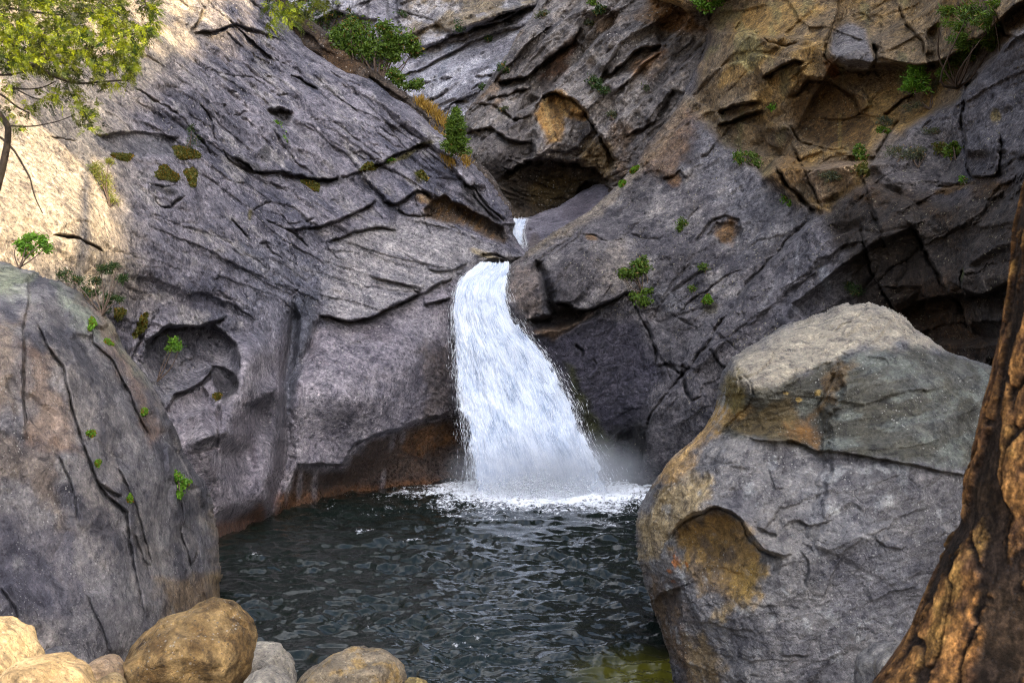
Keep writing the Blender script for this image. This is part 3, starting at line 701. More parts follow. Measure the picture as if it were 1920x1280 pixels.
R.ledge([(1610, 420), (1640, 520), (1690, 590)], h=0.5, fall=50, g=0.4, gw=6, raised=-1)
R.ledge([(1810, 500), (1815, 540), (1835, 556), (1870, 540)], h=0.7, fall=40, g=0.5, gw=6)
R.ledge([(1620, 330), (1640, 400), (1660, 470)], h=0.5, fall=40, g=0.3, gw=6)
R.scoop([(1640, 350), (1740, 330), (1800, 345), (1790, 380), (1700, 400)], 0.8, 20, 0, k=0.5)
# colours
R.base((0.235, 0.215, 0.225), (0.135, 0.125, 0.14), 2.6, (0.085, 0.08, 0.09))
R.stain(apron * sstep(0.0, 0.22, fbm(R.P0 / np.float32(1.5), 6, 400, 0.66)), (0.42, 0.385, 0.37), 0.8)
R.stain(apron * sstep(0.02, 0.25, fbm(R.P0 / np.float32(2.2) + 4, 6, 401, 0.66)), (0.10, 0.09, 0.095), 0.8)
R.rough(0.10, 0.45, 5, mask=apron + rest, seed=57, g=0.62)
R.stain(R.poly_mask([(960, 490), (1110, 394), (1187, 316), (1285, 175), (1305, 185), (1210, 320), (1130, 400), (1010, 475)], 7, 5), (0.40, 0.33, 0.25), 0.75)
R.stain(R.poly_mask([(1200, 300), (1280, 185), (1310, 200), (1290, 280), (1260, 330), (1220, 330)], 18, 14), (0.34, 0.19, 0.08), 0.5)
R.stain(R.poly_mask([(1330, 240), (1420, 330), (1520, 400), (1400, 480), (1380, 400), (1300, 330)], 25, 25), (0.33, 0.32, 0.345), 0.55)
R.stain(R.blob_mask(1150, 500, 45, 50, 20), (0.36, 0.31, 0.27), 0.7)
R.stain(R.blob_mask(985, 545, 30, 55, 0), (0.36, 0.29, 0.25), 0.7)
R.stain(R.poly_mask([(1040, 500), (1110, 450), (1160, 480), (1100, 560), (1040, 570)], 16, 12), (0.14, 0.125, 0.13), 0.6)
R.stain(wetrock, (0.075, 0.07, 0.10), 0.85)
R.stain(R.poly_mask([(1060, 830), (1220, 780), (1205, 880), (1190, 930), (1050, 940)], 15, 10), (0.025, 0.025, 0.025), 0.85)
R.stain(R.poly_mask([(1058, 680), (1075, 690), (1110, 770), (1160, 860), (1140, 870), (1090, 790)], 8, 5), (0.05, 0.055, 0.012), 0.85)
R.stain(R.poly_mask([(1000, 620), (1040, 612), (1110, 590), (1060, 625), (1035, 640)], 6, 4), (0.30, 0.17, 0.07), 0.6)
R.stain(blocky, (0.23, 0.155, 0.07), 0.85)
nb = fbm(R.P0 / np.float32(2.4), 5, 420, 0.6)
R.stain(blocky * sstep(0.0, 0.25, nb), (0.38, 0.235, 0.075), 0.75)
R.stain(blocky * sstep(0.0, 0.3, -nb), (0.17, 0.135, 0.10), 0.6)
R.stain(blocky * sstep(0.12, 0.35, fbm(R.aniso(90, 2.0, 0.6), 4, 425)), (0.22, 0.20, 0.09), 0.55)
R.stain(R.poly_mask([(1560, 60), (1590, 42), (1620, 55), (1638, 110), (1625, 132), (1590, 126), (1555, 100)], 6, 4), (0.20, 0.19, 0.20), 0.9)
R.stain(R.poly_mask([(1475, 185), (1500, 150), (1560, 150), (1620, 190), (1640, 240), (1620, 285), (1500, 262)], 8, 5), (0.125, 0.07, 0.025), 0.85)
R.stain(R.blob_mask(1575, 250, 4, 45, 0, 0.3), (0.38, 0.28, 0.09), 0.5)
R.stain(R.poly_mask([(1400, 60), (1425, 65), (1430, 110), (1400, 140), (1370, 120)], 8, 8), (0.26, 0.24, 0.11), 0.7)
R.stain(R.poly_mask([(1500, 335), (1560, 300), (1610, 292), (1600, 350), (1540, 385)], 8, 5), (0.27, 0.19, 0.13), 0.7)
R.stain(R.poly_mask([(1620, 320), (1660, 250), (1790, 240), (1800, 340), (1640, 380)], 12, 8), (0.19, 0.165, 0.155), 0.7)
R.stain(darkr, (0.075, 0.052, 0.034), 0.82)  # dark brown stone with the overhang's shade put into the colour
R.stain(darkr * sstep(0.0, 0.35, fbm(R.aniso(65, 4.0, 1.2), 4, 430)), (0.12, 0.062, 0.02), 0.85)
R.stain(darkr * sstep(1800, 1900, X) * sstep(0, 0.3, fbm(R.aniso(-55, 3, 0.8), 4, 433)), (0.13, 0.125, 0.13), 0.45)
R.stain(R.poly_mask([(1650, 560), (1780, 520), (1870, 660), (1800, 680), (1700, 600)], 20, 12), (0.11, 0.055, 0.02), 0.7)
R.stain(R.poly_mask([(1800, 120), (1920, 60), (2100, 50), (2100, 330), (1870, 340), (1815, 320)], 12, 6), (0.15, 0.14, 0.155), 0.75)
R.stain(R.poly_mask([(1480, 430), (1560, 430), (1580, 520), (1540, 590), (1430, 600)], 20, 20), (0.21, 0.20, 0.225), 0.6)
for x, y, rx, ry, rot, c, k in [(1490, 500, 4, 55, 8, (0.45, 0.44, 0.46), 0.6), (1440, 545, 6, 40, 25, (0.34, 0.33, 0.35), 0.5), (1545, 520, 10, 30, -20, (0.40, 0.42, 0.46), 0.5), (1365, 435, 24, 26, 0, (0.24, 0.12, 0.03), 0.75),
                               (1265, 335, 14, 14, 0, (0.30, 0.15, 0.05), 0.7), (1200, 560, 14, 22, 0, BRN, 0.7), (1110, 447, 12, 6, 20, (0.4, 0.22, 0.08), 0.7), (1330, 575, 16, 14, 0, (0.06, 0.05, 0.015), 0.7), (1780, 350, 40, 8, -12, (0.24, 0.13, 0.03), 0.7),
                               (1865, 215, 8, 16, 10, (0.2, 0.14, 0.02), 0.7), (1480, 320, 30, 40, 30, (0.25, 0.14, 0.05), 0.6), (1250, 560, 50, 30, 10, (0.20, 0.20, 0.22), 0.5), (1815, 515, 6, 14, 0, (0.12, 0.15, 0.01), 0.7), (1560, 130, 14, 20, -30, (0.36, 0.13, 0.03), 0.6)]:
    R.stain(R.blob_mask(x, y, rx, ry, rot), c, k)
R.Wet = np.clip(wetrock * 0.95 + 0.5 * R.blob_mask(990, 560, 60, 80, 0) + 0.25 * R.blob_mask(1490, 510, 60, 60, 0), 0, 1)
R.C = R.C * (1 + 0.4 * blocky - 0.25 * darkr)[..., None]  # blocks brightened, painted overhang shade deepened
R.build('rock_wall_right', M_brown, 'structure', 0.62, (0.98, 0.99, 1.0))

# ================================================================== back wall with the hollow over the stream
out_b = [(1045, -330), (1012, 0), (985, 45), (958, 95), (930, 140), (905, 168), (885, 198), (868, 235), (850, 280), (840, 330), (880, 420), (930, 540), (1260, 540), (1450, 300), (1560, -330)]
ctb = [(1012, 0, 50), (958, 95, 49.4), (905, 168, 49), (868, 240, 48), (850, 330, 46), (1000, 120, 47.8), (1080, 60, 46.5), (1080, 180, 45.6), (1000, 230, 45.8), (950, 300, 45), (1050, 250, 45.6), (1150, 200, 43.8), (1250, 100, 43.2), (1330, 20, 43), (1300, -200, 46), (1050, -200, 51),
       (1200, 260, 42.4), (1160, 330, 43.6), (960, 350, 46.8), (1040, 350, 47.6), (1110, 350, 46.8), (1000, 400, 47.6), (1100, 420, 47.2), (930, 420, 46), (1000, 500, 47), (1200, 400, 42.5), (1200, 500, 42.5), (1400, 300, 40.5)]
Bk = Rock((830, -190, 1460, 520), 2.0, out_b, ctb, wig=2.4, roll=(18, 1.6), edge_wig=6, seed=3)
X, Y = Bk.X, Bk.Y
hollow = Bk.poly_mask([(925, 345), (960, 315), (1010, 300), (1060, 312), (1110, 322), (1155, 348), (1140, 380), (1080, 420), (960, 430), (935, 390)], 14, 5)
Bk.rough(0.7, 5.0, 2, seed=11)
Bk.plates(-46, 4.5, 1.3, 1.0, 0.55, 0.35, 1 - 0.7 * hollow, seed=221, shingle=-0.7, warp=0.08)
Bk.plates(-50, 1.6, 0.5, 0.28, 0.16, 0.14, 1 - 0.5 * hollow, seed=222, shingle=-0.7)
Bk.sheets(-44, 6.0, 1.3, 2.6, 0.10, -0.5, mask=1 - 0.7 * hollow, seed=3, sharp=0.93)
Bk.sheets(-50, 2.4, 0.6, 2.2, 0.10, -0.4, mask=1 - 0.6 * hollow, seed=13, sharp=0.9)
Bk.sheets(-35, 1.0, 0.3, 1.8, 0.10, -0.3, seed=23, sharp=0.85)
Bk.facets(2.0, 0.25, sstep(200, 60, Y) * 0.6, seed=12, gap=0.15)
Bk.rough(0.15, 0.9, 5, seed=51, g=0.62); Bk.rough(0.06, 0.25, 4, seed=55)
Bk.sheets(12, 3.0, 0.4, 2.2, 0.35, 0.4, mask=Bk.poly_mask([(940, 300), (1050, 280), (1170, 300), (1160, 370), (1000, 400), (930, 380)], 15), seed=37, sharp=0.88)
Bk.ledge([(1000, 208), (1015, 185), (1030, 172), (1045, 172), (1070, 185), (1095, 205), (1105, 220), (1130, 262), (1150, 300), (1158, 345)], h=0.9, fall=30, g=0.8, gw=7, low=0.5, lfall=40)
Bk.scoop([(1003, 206), (1030, 174), (1045, 172), (1080, 188), (1104, 222), (1100, 280), (1020, 260)], 0.8, 14, 0.1, k=0.8)
Bk.ledge([(928, 345), (950, 320), (985, 305), (1020, 298), (1060, 308), (1110, 318), (1150, 340)], h=0.8, fall=35, g=0.9, gw=9, low=0.8, lfall=40)
Bk.scoop([(940, 330), (975, 305), (1030, 300), (1100, 318), (1150, 345), (1120, 390), (1040, 400), (960, 400)], 1.2, 30, 0.2, k=0.2)
Bk.ledge([(1060, 388), (1095, 345), (1140, 350), (1160, 362)], h=0.8, fall=25, g=0.6, gw=8, raised=-1)
Bk.ledge([(930, 160), (1000, 140), (1040, 105), (1075, 80), (1090, 50)], h=0.9, fall=40, g=0.9, gw=9, low=0.9, lfall=25)
Bk.ledge([(910, 190), (950, 180), (1000, 165)], h=0.5, fall=25, g=0.5)
Bk.ledge([(1135, 150), (1180, 110), (1205, 92), (1250, 85)], h=0.9, fall=35, g=0.8, gw=8, low=0.8, lfall=26)
Bk.ledge([(1150, 180), (1190, 150), (1215, 120), (1240, 100)], h=0.4, fall=20, g=0.6, gw=6)
Bk.ledge([(1220, 235), (1245, 200), (1262, 170)], h=0.6, fall=30, g=0.7, gw=8)
Bk.ledge([(1170, 255), (1200, 245), (1240, 220)], h=0.5, fall=25, g=0.5, gw=6)
Bk.ledge([(880, 190), (930, 200), (960, 220), (1000, 215)], h=0.4, fall=25, g=0.4)
Bk.ledge([(870, 250), (920, 240), (950, 262), (1000, 268)], h=0.5, fall=25, g=0.4, low=0.5, lfall=16)
Bk.ledge([(1095, 262), (1110, 245), (1125, 250), (1135, 270)], h=0.4, fall=15, g=0.5, gw=5)
Bk.base((0.27, 0.245, 0.235), (0.155, 0.14, 0.14), 3.0, (0.085, 0.08, 0.085))
nq = fbm(Bk.aniso(-45, 3.0, 0.9), 5, 501, 0.6)
Bk.stain(sstep(0.1, 0.4, nq), (0.40, 0.37, 0.36), 0.65)
Bk.stain(sstep(0.1, 0.35, -nq), (0.095, 0.085, 0.085), 0.7)
Bk.stain(sstep(0.15, 0.4, fbm(Bk.P0 / np.float32(2.2), 4, 505)) * (1 - hollow), (0.26, 0.15, 0.06), 0.45)
och = Bk.poly_mask([(1000, 212), (1018, 186), (1032, 174), (1048, 172), (1080, 190), (1104, 215), (1100, 225), (1060, 222), (1050, 262), (1025, 270), (1015, 235)], 5, 6)
Bk.stain(och, (0.44, 0.24, 0.06), 0.85); Bk.stain(och * sstep(0.02, 0.25, fbm(Bk.aniso(70, 1.2, 0.3) + 2, 5, 511, 0.65)), (0.16, 0.10, 0.05), 0.75)
Bk.stain(och * sstep(0.0, 0.3, fbm(Bk.aniso(75, 2.0, 0.25), 4, 510)), (0.55, 0.38, 0.16), 0.6)
Bk.stain(Bk.poly_mask([(1050, 225), (1105, 220), (1130, 262), (1090, 285), (1050, 275)], 8, 6) * sstep(-0.2, 0.2, fbm(Bk.aniso(88, 2.5, 0.15), 4, 512)), (0.24, 0.22, 0.22), 0.8)
Bk.stain(Bk.poly_mask([(1095, 262), (1140, 258), (1158, 300), (1155, 345), (1090, 320), (1080, 290)], 10, 9), (0.24, 0.16, 0.06), 0.7)
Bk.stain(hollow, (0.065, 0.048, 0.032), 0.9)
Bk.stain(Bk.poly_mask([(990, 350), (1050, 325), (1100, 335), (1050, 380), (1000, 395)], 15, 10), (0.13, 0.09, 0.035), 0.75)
Bk.stain(Bk.poly_mask([(1050, 105), (1085, 70), (1080, 90), (1060, 130), (1030, 150), (1015, 150)], 8, 6), (0.22, 0.09, 0.03), 0.75)
Bk.stain(Bk.poly_mask([(1180, 130), (1245, 90), (1250, 100), (1210, 140), (1190, 150)], 8, 6), (0.27, 0.13, 0.04), 0.7)
Bk.stain(Bk.poly_mask([(1210, -10), (1290, 20), (1320, 60), (1260, 60), (1215, 40)], 8, 8), (0.26, 0.14, 0.05), 0.75)
Bk.stain(Bk.blob_mask(1040, 140, 40, 14, -45), (0.08, 0.06, 0.05), 0.6)
Bk.stain(Bk.poly_mask([(1200, 245), (1262, 170), (1275, 180), (1230, 270), (1180, 330), (1160, 300)], 10, 8), (0.08, 0.07, 0.07), 0.7)
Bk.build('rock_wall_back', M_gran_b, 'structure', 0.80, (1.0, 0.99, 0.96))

# ================================================================== far wall above the gorge
Fr = Rock((380, -190, 1120, 420), 2.4, [(-300, -330), (1200, -330), (1200, 520), (-300, 520)], [(560, 0, 76), (700, 0, 74), (870, 0, 73), (1000, 0, 72), (560, 120, 73), (760, 110, 70), (1000, 30, 70), (800, 250, 62), (900, 200, 62), (960, 100, 66), (400, 300, 64), (1000, 400, 58), (700, 400, 58), (400, -200, 84), (1100, -200, 80)], wig=2.6, roll=(10, .1), seed=4)
X, Y = Fr.X, Fr.Y
Fr.rough(1.0, 8, 3, seed=11); Fr.plates(-25, 7, 2.0, 0.7, 0.35, 0.4, seed=231); Fr.plates(-30, 2.2, 0.7, 0.22, 0.1, 0.12, seed=232); Fr.facets(4.0, 0.8, sstep(92, 74, Y + 0.33 * (X - 780)), seed=31, gap=0.5)
Fr.sheets(-24, 8, 1.4, 2.2, 0.2, 0.5, mask=sstep(60, 110, Y + 0.25 * (X - 800)), seed=3, sharp=0.93)
Fr.sheets(-30, 3, 0.7, 2.0, 0.2, 0.5, seed=13, sharp=0.9); Fr.rough(0.2, 1.2, 5, seed=51)
Fr.ledge([(780, 92), (840, 70), (900, 52), (940, 40), (1000, 12)], h=1.5, fall=45, g=1.2, gw=5, low=0.3)
Fr.ledge([(770, 110), (800, 85), (850, 76), (900, 62)], h=0.6, fall=20, g=0.8, gw=4)
Fr.ledge([(790, 158), (830, 148), (850, 140)], h=0.6, fall=20, g=0.8, gw=4)
Fr.ledge([(890, 145), (920, 140), (935, 135)], h=0.6, fall=20, g=0.8, gw=4)
Fr.ledge([(800, 188), (830, 172), (842, 165)], h=0.6, fall=20, g=0.6, gw=4)
Fr.ledge([(820, 210), (860, 190), (880, 192)], h=0.5, fall=20, g=0.6, gw=4)
Fr.base((0.33, 0.33, 0.37), (0.21, 0.205, 0.235), 5.0, (0.13, 0.125, 0.14))
Fr.stain(sstep(92, 74, Y + 0.33 * (X - 780)) * sstep(740, 790, X), (0.19, 0.145, 0.08), 0.85)
Fr.stain(sstep(0.05, 0.3, fbm(Fr.P0 / np.float32(2.5), 6, 602, 0.65)), (0.46, 0.46, 0.50), 0.6); Fr.stain(sstep(0.05, 0.3, fbm(Fr.P0 / np.float32(3.5) + 3, 6, 603, 0.65)), (0.12, 0.115, 0.13), 0.6)
Fr.stain(sstep(0.1, 0.3, fbm(Fr.aniso(85, 5, 0.5), 4, 604)) * sstep(75, 40, Y), (0.05, 0.05, 0.055), 0.75)
Fr.stain(Fr.poly_mask([(840, 80), (850, 85), (832, 140), (812, 160), (825, 130)], 4, 4), (0.19, 0.20, 0.235), 0.8)
Fr.build('rock_wall_far', M_gran_b, 'structure', 0.9)

# ================================================================== floor of the gorge above the lip
Sb = Rock((930, 320, 1260, 560), 2.0, [(935, 440), (962, 412), (1000, 405), (1035, 392), (1070, 372), (1110, 350), (1300, 300), (1300, 600), (930, 600)], [(960, 415, 44.5), (1000, 405, 45.2), (1110, 352, 46), (985, 440, 42.2), (985, 490, 38.2), (1040, 420, 43), (1100, 420, 42), (1050, 470, 39), (1200, 400, 41.5), (1200, 520, 38.5), (950, 540, 37.2)], wig=2, roll=(8, .5), seed=5)
Sb.rough(0.3, 3, 4); Sb.sheets(-20, 2, .5, 2, .06, .3, seed=3); Sb.rough(.04, .4, 4, seed=52)
Sb.ledge([(990, 432), (1005, 430)], h=.2, fall=8, g=.3, gw=3)
Sb.base((0.29, 0.27, 0.31), (0.20, 0.185, 0.22), 2.0, (0.13, 0.12, 0.14))
Sb.stain(Sb.blob_mask(1000, 455, 14, 18, 20), (0.12, 0.09, 0.07), .6)
Sb.stain(Sb.blob_mask(1090, 390, 40, 26, -30), (0.10, 0.085, 0.105), .7)
Sb.Wet += 0.75
Sb.build('rock_terrain', M_gran, 'structure', 0.8)
# ================================================================== rock outcrop on the left bank
out_o = [(-760, 520), (-420, 440), (-40, 488), (20, 496), (55, 512), (95, 522), (130, 540), (160, 560), (190, 580), (215, 618), (235, 655), (262, 690), (290, 732), (312, 775), (326, 808), (340, 845), (365, 885), (388, 912), (400, 950), (404, 1000), (410, 1060), (414, 1130), (414, 1330), (-760, 1330)]
Oc = Rock((-560, 400, 440, 1340), 1.9, out_o, [(20, 496, 15.6), (95, 522, 15.4), (190, 580, 15.6), (290, 732, 16.0), (388, 912, 16.6), (410, 1100, 16.4), (300, 1000, 14.6), (300, 860, 14.9), (200, 760, 14.2), (100, 640, 14.0), (0, 600, 13.6), (0, 800, 12.8), (0, 1000, 12.2), (150, 950, 13.2), (150, 1150, 12.6), (0, 1200, 11.8), (300, 1250, 13.9), (-180, 700, 12.2), (-180, 1200, 10.8), (-450, 700, 10.4), (-450, 1200, 9.2), (-650, 900, 9.2), (-400, 450, 12.5), (400, 1300, 16)], wig=1.3, roll=(26, 0.9), edge_wig=5, seed=6)
X, Y = Oc.X, Oc.Y
Oc.rough(0.22, 2.2, 3, seed=11); Oc.plates(66, 2.2, 0.7, 0.10, 0.05, 0.05, seed=251); Oc.plates(60, 0.7, 0.25, 0.035, 0.016, 0.015, seed=252); Oc.rough(0.05, 0.5, 5, seed=51); Oc.rough(0.012, 0.09, 4, seed=55, g=0.6)
Oc.sheets(68, 2.6, 0.7, 1.6, 0.08, 0.3, seed=3, sharp=0.94)
for p, kw in [([(52, 515), (54, 560), (44, 620), (42, 700), (46, 790), (52, 830)], dict(h=0.140, fall=35, g=0.168, gw=3.5, raised=1)),
              ([(70, 600), (90, 650), (118, 690), (140, 770), (158, 830), (180, 890), (200, 930), (235, 960), (240, 1010), (255, 1080), (268, 1165)], dict(h=0.196, fall=35, g=0.192, gw=4.5, raised=-1, taper=0.05)),
              ([(165, 590), (178, 640), (215, 680), (245, 740), (262, 780), (290, 825)], dict(h=0.168, fall=30, g=0.150, gw=3.5, raised=-1)),
              ([(110, 850), (135, 900), (145, 950), (150, 1000)], dict(h=0.112, fall=25, g=0.120, gw=3.5, raised=-1)),
              ([(220, 870), (240, 910), (262, 980), (290, 1060)], dict(h=0.140, fall=25, g=0.150, gw=4, raised=-1)),
              ([(325, 880), (338, 930), (345, 1000), (360, 1060), (372, 1040), (376, 1000)], dict(h=0.140, fall=20, g=0.150, gw=3.5, raised=-1)),
              ([(376, 1000), (380, 1080), (388, 1130)], dict(h=0.112, fall=16, g=0.120, gw=3, raised=-1)),
              ([(285, 750), (296, 790), (300, 812)], dict(h=0.070, fall=16, g=0.090, gw=3)),
              ([(0, 1098), (30, 1140), (45, 1190)], dict(h=0.168, fall=20, g=0.120, gw=4)),
              ([(160, 1110), (190, 1180), (210, 1235)], dict(h=0.112, fall=25, g=0.090, gw=3)),
              ([(190, 905), (215, 925), (225, 930)], dict(h=0.140, fall=14, g=0.210, gw=9)),
              ([(250, 1000), (270, 1050), (285, 1060)], dict(h=0.112, fall=14, g=0.120, gw=6))]:
    Oc.ledge(p, **kw)
Oc.ridge([(190, 580), (262, 700), (330, 850)], 0.12, 22)
Oc.scoop([(60, 580), (140, 580), (200, 690), (180, 720), (110, 640)], 0.22, 25, 0, k=0.5)
Oc.base((0.23, 0.21, 0.20), (0.135, 0.128, 0.135), 1.3, (0.085, 0.082, 0.09))
Oc.stain(sstep(0.0, 0.35, fbm(Oc.aniso(70, 1.6, 0.4), 5, 701, 0.6)), (0.30, 0.26, 0.225), 0.55)
Oc.stain(sstep(0.0, 0.22, fbm(Oc.aniso(62, 1.1, 0.5) + 7, 6, 702, 0.64)), (0.06, 0.058, 0.07), 0.8)
for p, c, k in [([(150, 555), (190, 580), (250, 700), (300, 800), (290, 830), (240, 730), (180, 620)], (0.36, 0.19, 0.085), 0.55), ([(40, 640), (80, 660), (130, 800), (160, 860), (60, 830)], (0.33, 0.19, 0.09), 0.6), ([(-200, 560), (30, 600), (30, 760), (-200, 800)], (0.34, 0.23, 0.12), 0.6),
                ([(-200, 760), (100, 850), (130, 1000), (60, 900), (-200, 900)], (0.30, 0.21, 0.12), 0.5), ([(300, 1080), (410, 1080), (414, 1140), (300, 1160)], (0.36, 0.22, 0.07), 0.6), ([(395, 960), (408, 1000), (412, 1150), (396, 1100)], (0.42, 0.27, 0.08), 0.7),
                ([(100, 530), (150, 550), (190, 640), (160, 640), (120, 580)], (0.30, 0.34, 0.235), 0.6), ([(-50, 490), (60, 512), (50, 560), (-50, 560)], (0.32, 0.35, 0.20), 0.6), ([(0, 960), (130, 1000), (160, 1130), (60, 1160), (-100, 1130)], (0.085, 0.08, 0.10), 0.6), ([(60, 560), (120, 590), (190, 690), (240, 740), (180, 720), (100, 640)], (0.075, 0.072, 0.08), 0.6),
                ([(190, 600), (215, 618), (270, 720), (240, 690)], (0.33, 0.36, 0.16), 0.35)]:
    Oc.stain(Oc.poly_mask(p, 16, 18, 40), c, k * (0.62 if c[0] > c[1] * 1.25 else 1.0))
Oc.stain(sstep(0.25, 0.45, fbm(Oc.P0 / np.float32(0.55), 4, 710)) * 0.8, (0.38, 0.36, 0.33), 0.55)
Oc.build('rock_outcrop', M_near, alb=0.76, tint=(0.95, 0.985, 1.06), label='tall cracked gray rock outcrop with rusty streaks rising from the left bank of the pool', cat='rock')

# ================================================================== the big boulder on the right bank
out_g = [(1585, 574), (1630, 570), (1660, 575), (1690, 592), (1715, 618), (1740, 632), (1775, 660), (1810, 670), (1868, 690), (1960, 720), (2060, 800), (2060, 1400), (1290, 1400), (1268, 1290), (1245, 1200), (1222, 1130), (1205, 1070), (1194, 1010), (1192, 985), (1200, 950), (1225, 905), (1250, 870), (1285, 835), (1312, 812), (1336, 780), (1345, 745), (1352, 705), (1372, 672), (1420, 640), (1470, 610), (1530, 592)]
Bg = Rock((1180, 555, 2070, 1400), 1.7, out_g, [(1630, 572, 14.8), (1470, 612, 14.4), (1375, 672, 13.6), (1350, 740, 13.6), (1868, 690, 14.0), (1600, 650, 13.2), (1480, 700, 12.7), (1400, 720, 12.6), (1700, 680, 13.0), (1560, 800, 12.45), (1420, 800, 12.7), (1700, 800, 12.3), (1800, 780, 12.6), (1320, 830, 13.2), (1500, 850, 12.2), (1650, 900, 11.85), (1280, 900, 13.0), (1200, 985, 13.6), (1400, 900, 12.2), (1550, 980, 11.75), (1700, 1000, 11.7), (1300, 1000, 12.5), (1330, 1100, 12.3), (1225, 1130, 13.6), (1260, 1200, 13.3), (1450, 1150, 11.75), (1600, 1150, 11.5), (1750, 1150, 11.6), (1400, 1280, 11.9), (1300, 1300, 12.9), (1600, 1300, 11.6), (1900, 1000, 12.2), (2000, 900, 13)], wig=1.4, roll=(30, 1.1), edge_wig=4, seed=7)
X, Y = Bg.X, Bg.Y
top = Bg.poly_mask([(1380, 672), (1480, 600), (1630, 560), (1780, 650), (1700, 640), (1600, 660), (1540, 690), (1460, 720), (1385, 740)], 16, 16, 45)
mid = Bg.poly_mask([(1385, 740), (1460, 720), (1600, 660), (1720, 650), (1880, 690), (1880, 890), (1700, 870), (1540, 845), (1500, 838), (1350, 815)], 10, 6)
low = np.clip(1 - top - mid, 0, 1)
Bg.rough(0.16, 1.6, 3, seed=11)
Bg.plates(-14, 0.9, 0.34, 0.07, 0.035, 0.03, mid, seed=241); Bg.plates(-28, 1.2, 0.5, 0.06, 0.03, 0.03, top, seed=242); Bg.plates(-20, 0.55, 0.26, 0.045, 0.02, 0.016, low, seed=243)
Bg.plates(-14, 2.2, 1.5, 0.42, 0.10, 0.02, low + mid, seed=244, warp=0.05, shingle=0.2)
Bg.sheets(-10, 1.1, 0.22, 2.2, 0.025, 0.2, mask=mid, seed=3, sharp=0.85)
Bg.sheets(-30, 1.6, 0.22, 2.0, 0.055, 0.3, mask=top, seed=4, sharp=0.9)
Bg.sheets(-18, 0.7, 0.2, 1.8, 0.018, 0.2, mask=low, seed=5, sharp=0.85)
Bg.sheets(-28, 0.3, 0.09, 1.8, 0.012, 0.2, seed=15, sharp=0.8)
Bg.rough(0.07, 0.30, 6, seed=51, g=0.66); Bg.rough(0.012, 0.06, 4, seed=55, g=0.6)
for p, kw in [([(1352, 812), (1390, 820), (1440, 828), (1490, 828), (1530, 845), (1600, 852), (1680, 868), (1760, 885), (1860, 900)], dict(h=0.17, fall=40, g=0.035, gw=4, low=0.0, raised=-1)),
              ([(1352, 812), (1400, 822), (1480, 826)], dict(h=0.14, fall=30, g=0.035, raised=1)),
              ([(1385, 742), (1382, 700), (1374, 676)], dict(h=0.14, fall=30, g=0.017, raised=-1)),
              ([(1410, 745), (1405, 720), (1390, 700)], dict(h=0.06, fall=20, g=0.035, raised=-1)),
              ([(1350, 815), (1400, 760), (1412, 735)], dict(h=0.08, fall=25, g=0.035)),
              ([(1575, 665), (1572, 690), (1560, 720), (1530, 770)], dict(h=0.10, fall=30, g=0.035, raised=-1)),
              ([(1460, 722), (1500, 700), (1560, 680), (1600, 660), (1660, 645), (1720, 640)], dict(h=0.10, fall=25, g=0.021, raised=1)),
              ([(1560, 620), (1580, 606), (1600, 596), (1620, 580)], dict(h=0.10, fall=20, g=0.035, gw=5)),
              ([(1250, 1010), (1268, 985), (1290, 968), (1320, 958), (1340, 948), (1362, 958), (1385, 968), (1400, 990), (1415, 1010), (1430, 1030), (1470, 1042), (1490, 1036)], dict(h=0.14, fall=28, g=0.063, gw=6, taper=0.06)),
              ([(1470, 990), (1480, 978), (1500, 974), (1518, 986), (1545, 978), (1565, 972)], dict(h=0.09, fall=22, g=0.042, gw=4)),
              ([(1418, 986), (1440, 998), (1458, 1000)], dict(h=0.08, fall=18, g=0.056, gw=6)),
              ([(1500, 1030), (1514, 1050), (1518, 1075), (1510, 1100)], dict(h=0.05, fall=16, g=0.021, raised=-1)),
              ([(1622, 1006), (1585, 1032), (1565, 1070), (1548, 1110), (1544, 1130)], dict(h=0.08, fall=26, g=0.028, gw=3, raised=1)),
              ([(1440, 878), (1450, 905), (1452, 920)], dict(h=0.05, fall=20, g=0.017)),
              ([(1290, 878), (1330, 876), (1380, 874), (1420, 878)], dict(h=0.08, fall=22, g=0.035, raised=1)),
              ([(1325, 880), (1335, 898), (1315, 940), (1290, 965)], dict(h=0.10, fall=24, g=0.042, raised=-1)),
              ([(1270, 905), (1240, 930), (1215, 960), (1200, 985)], dict(h=0.08, fall=14, g=0.049, gw=4, raised=-1)),
              ([(1640, 1010), (1660, 1025), (1690, 1028), (1700, 1020)], dict(h=0.1, fall=20, g=0.049, gw=5)),
              ([(1630, 1130), (1670, 1110), (1720, 1100)], dict(h=0.08, fall=30, g=0.017)),
              ([(1465, 1230), (1490, 1228), (1515, 1232)], dict(h=0.08, fall=16, g=0.056, gw=4)),
              ([(1340, 1165), (1380, 1150), (1415, 1130)], dict(h=0.06, fall=20, g=0.014, raised=1)),
              ([(1220, 1130), (1250, 1110), (1275, 1100), (1278, 1140), (1270, 1200)], dict(h=0.10, fall=22, g=0.052, raised=-1))]:
    Bg.ledge(p, **kw)
Bg.scoop([(1250, 1012), (1268, 985), (1300, 966), (1340, 950), (1385, 968), (1402, 995), (1440, 1040), (1436, 1080), (1420, 1130), (1380, 1150), (1330, 1160), (1290, 1120), (1260, 1060)], 1.0, 48, 0.0, k=0.85)
Bg.ledge([(1252, 1012), (1262, 995), (1290, 972), (1318, 962), (1338, 950), (1346, 950), (1372, 960), (1392, 976), (1400, 1000), (1424, 1030), (1446, 1040), (1470, 1046)], h=0.10, fall=20, g=0.12, gw=5, low=0.22, lfall=26, taper=0.06)
Bg.scoop([(1350, 815), (1400, 770), (1500, 730), (1560, 740), (1540, 842), (1480, 826)], 0.28, 40, 0, k=-0.3)
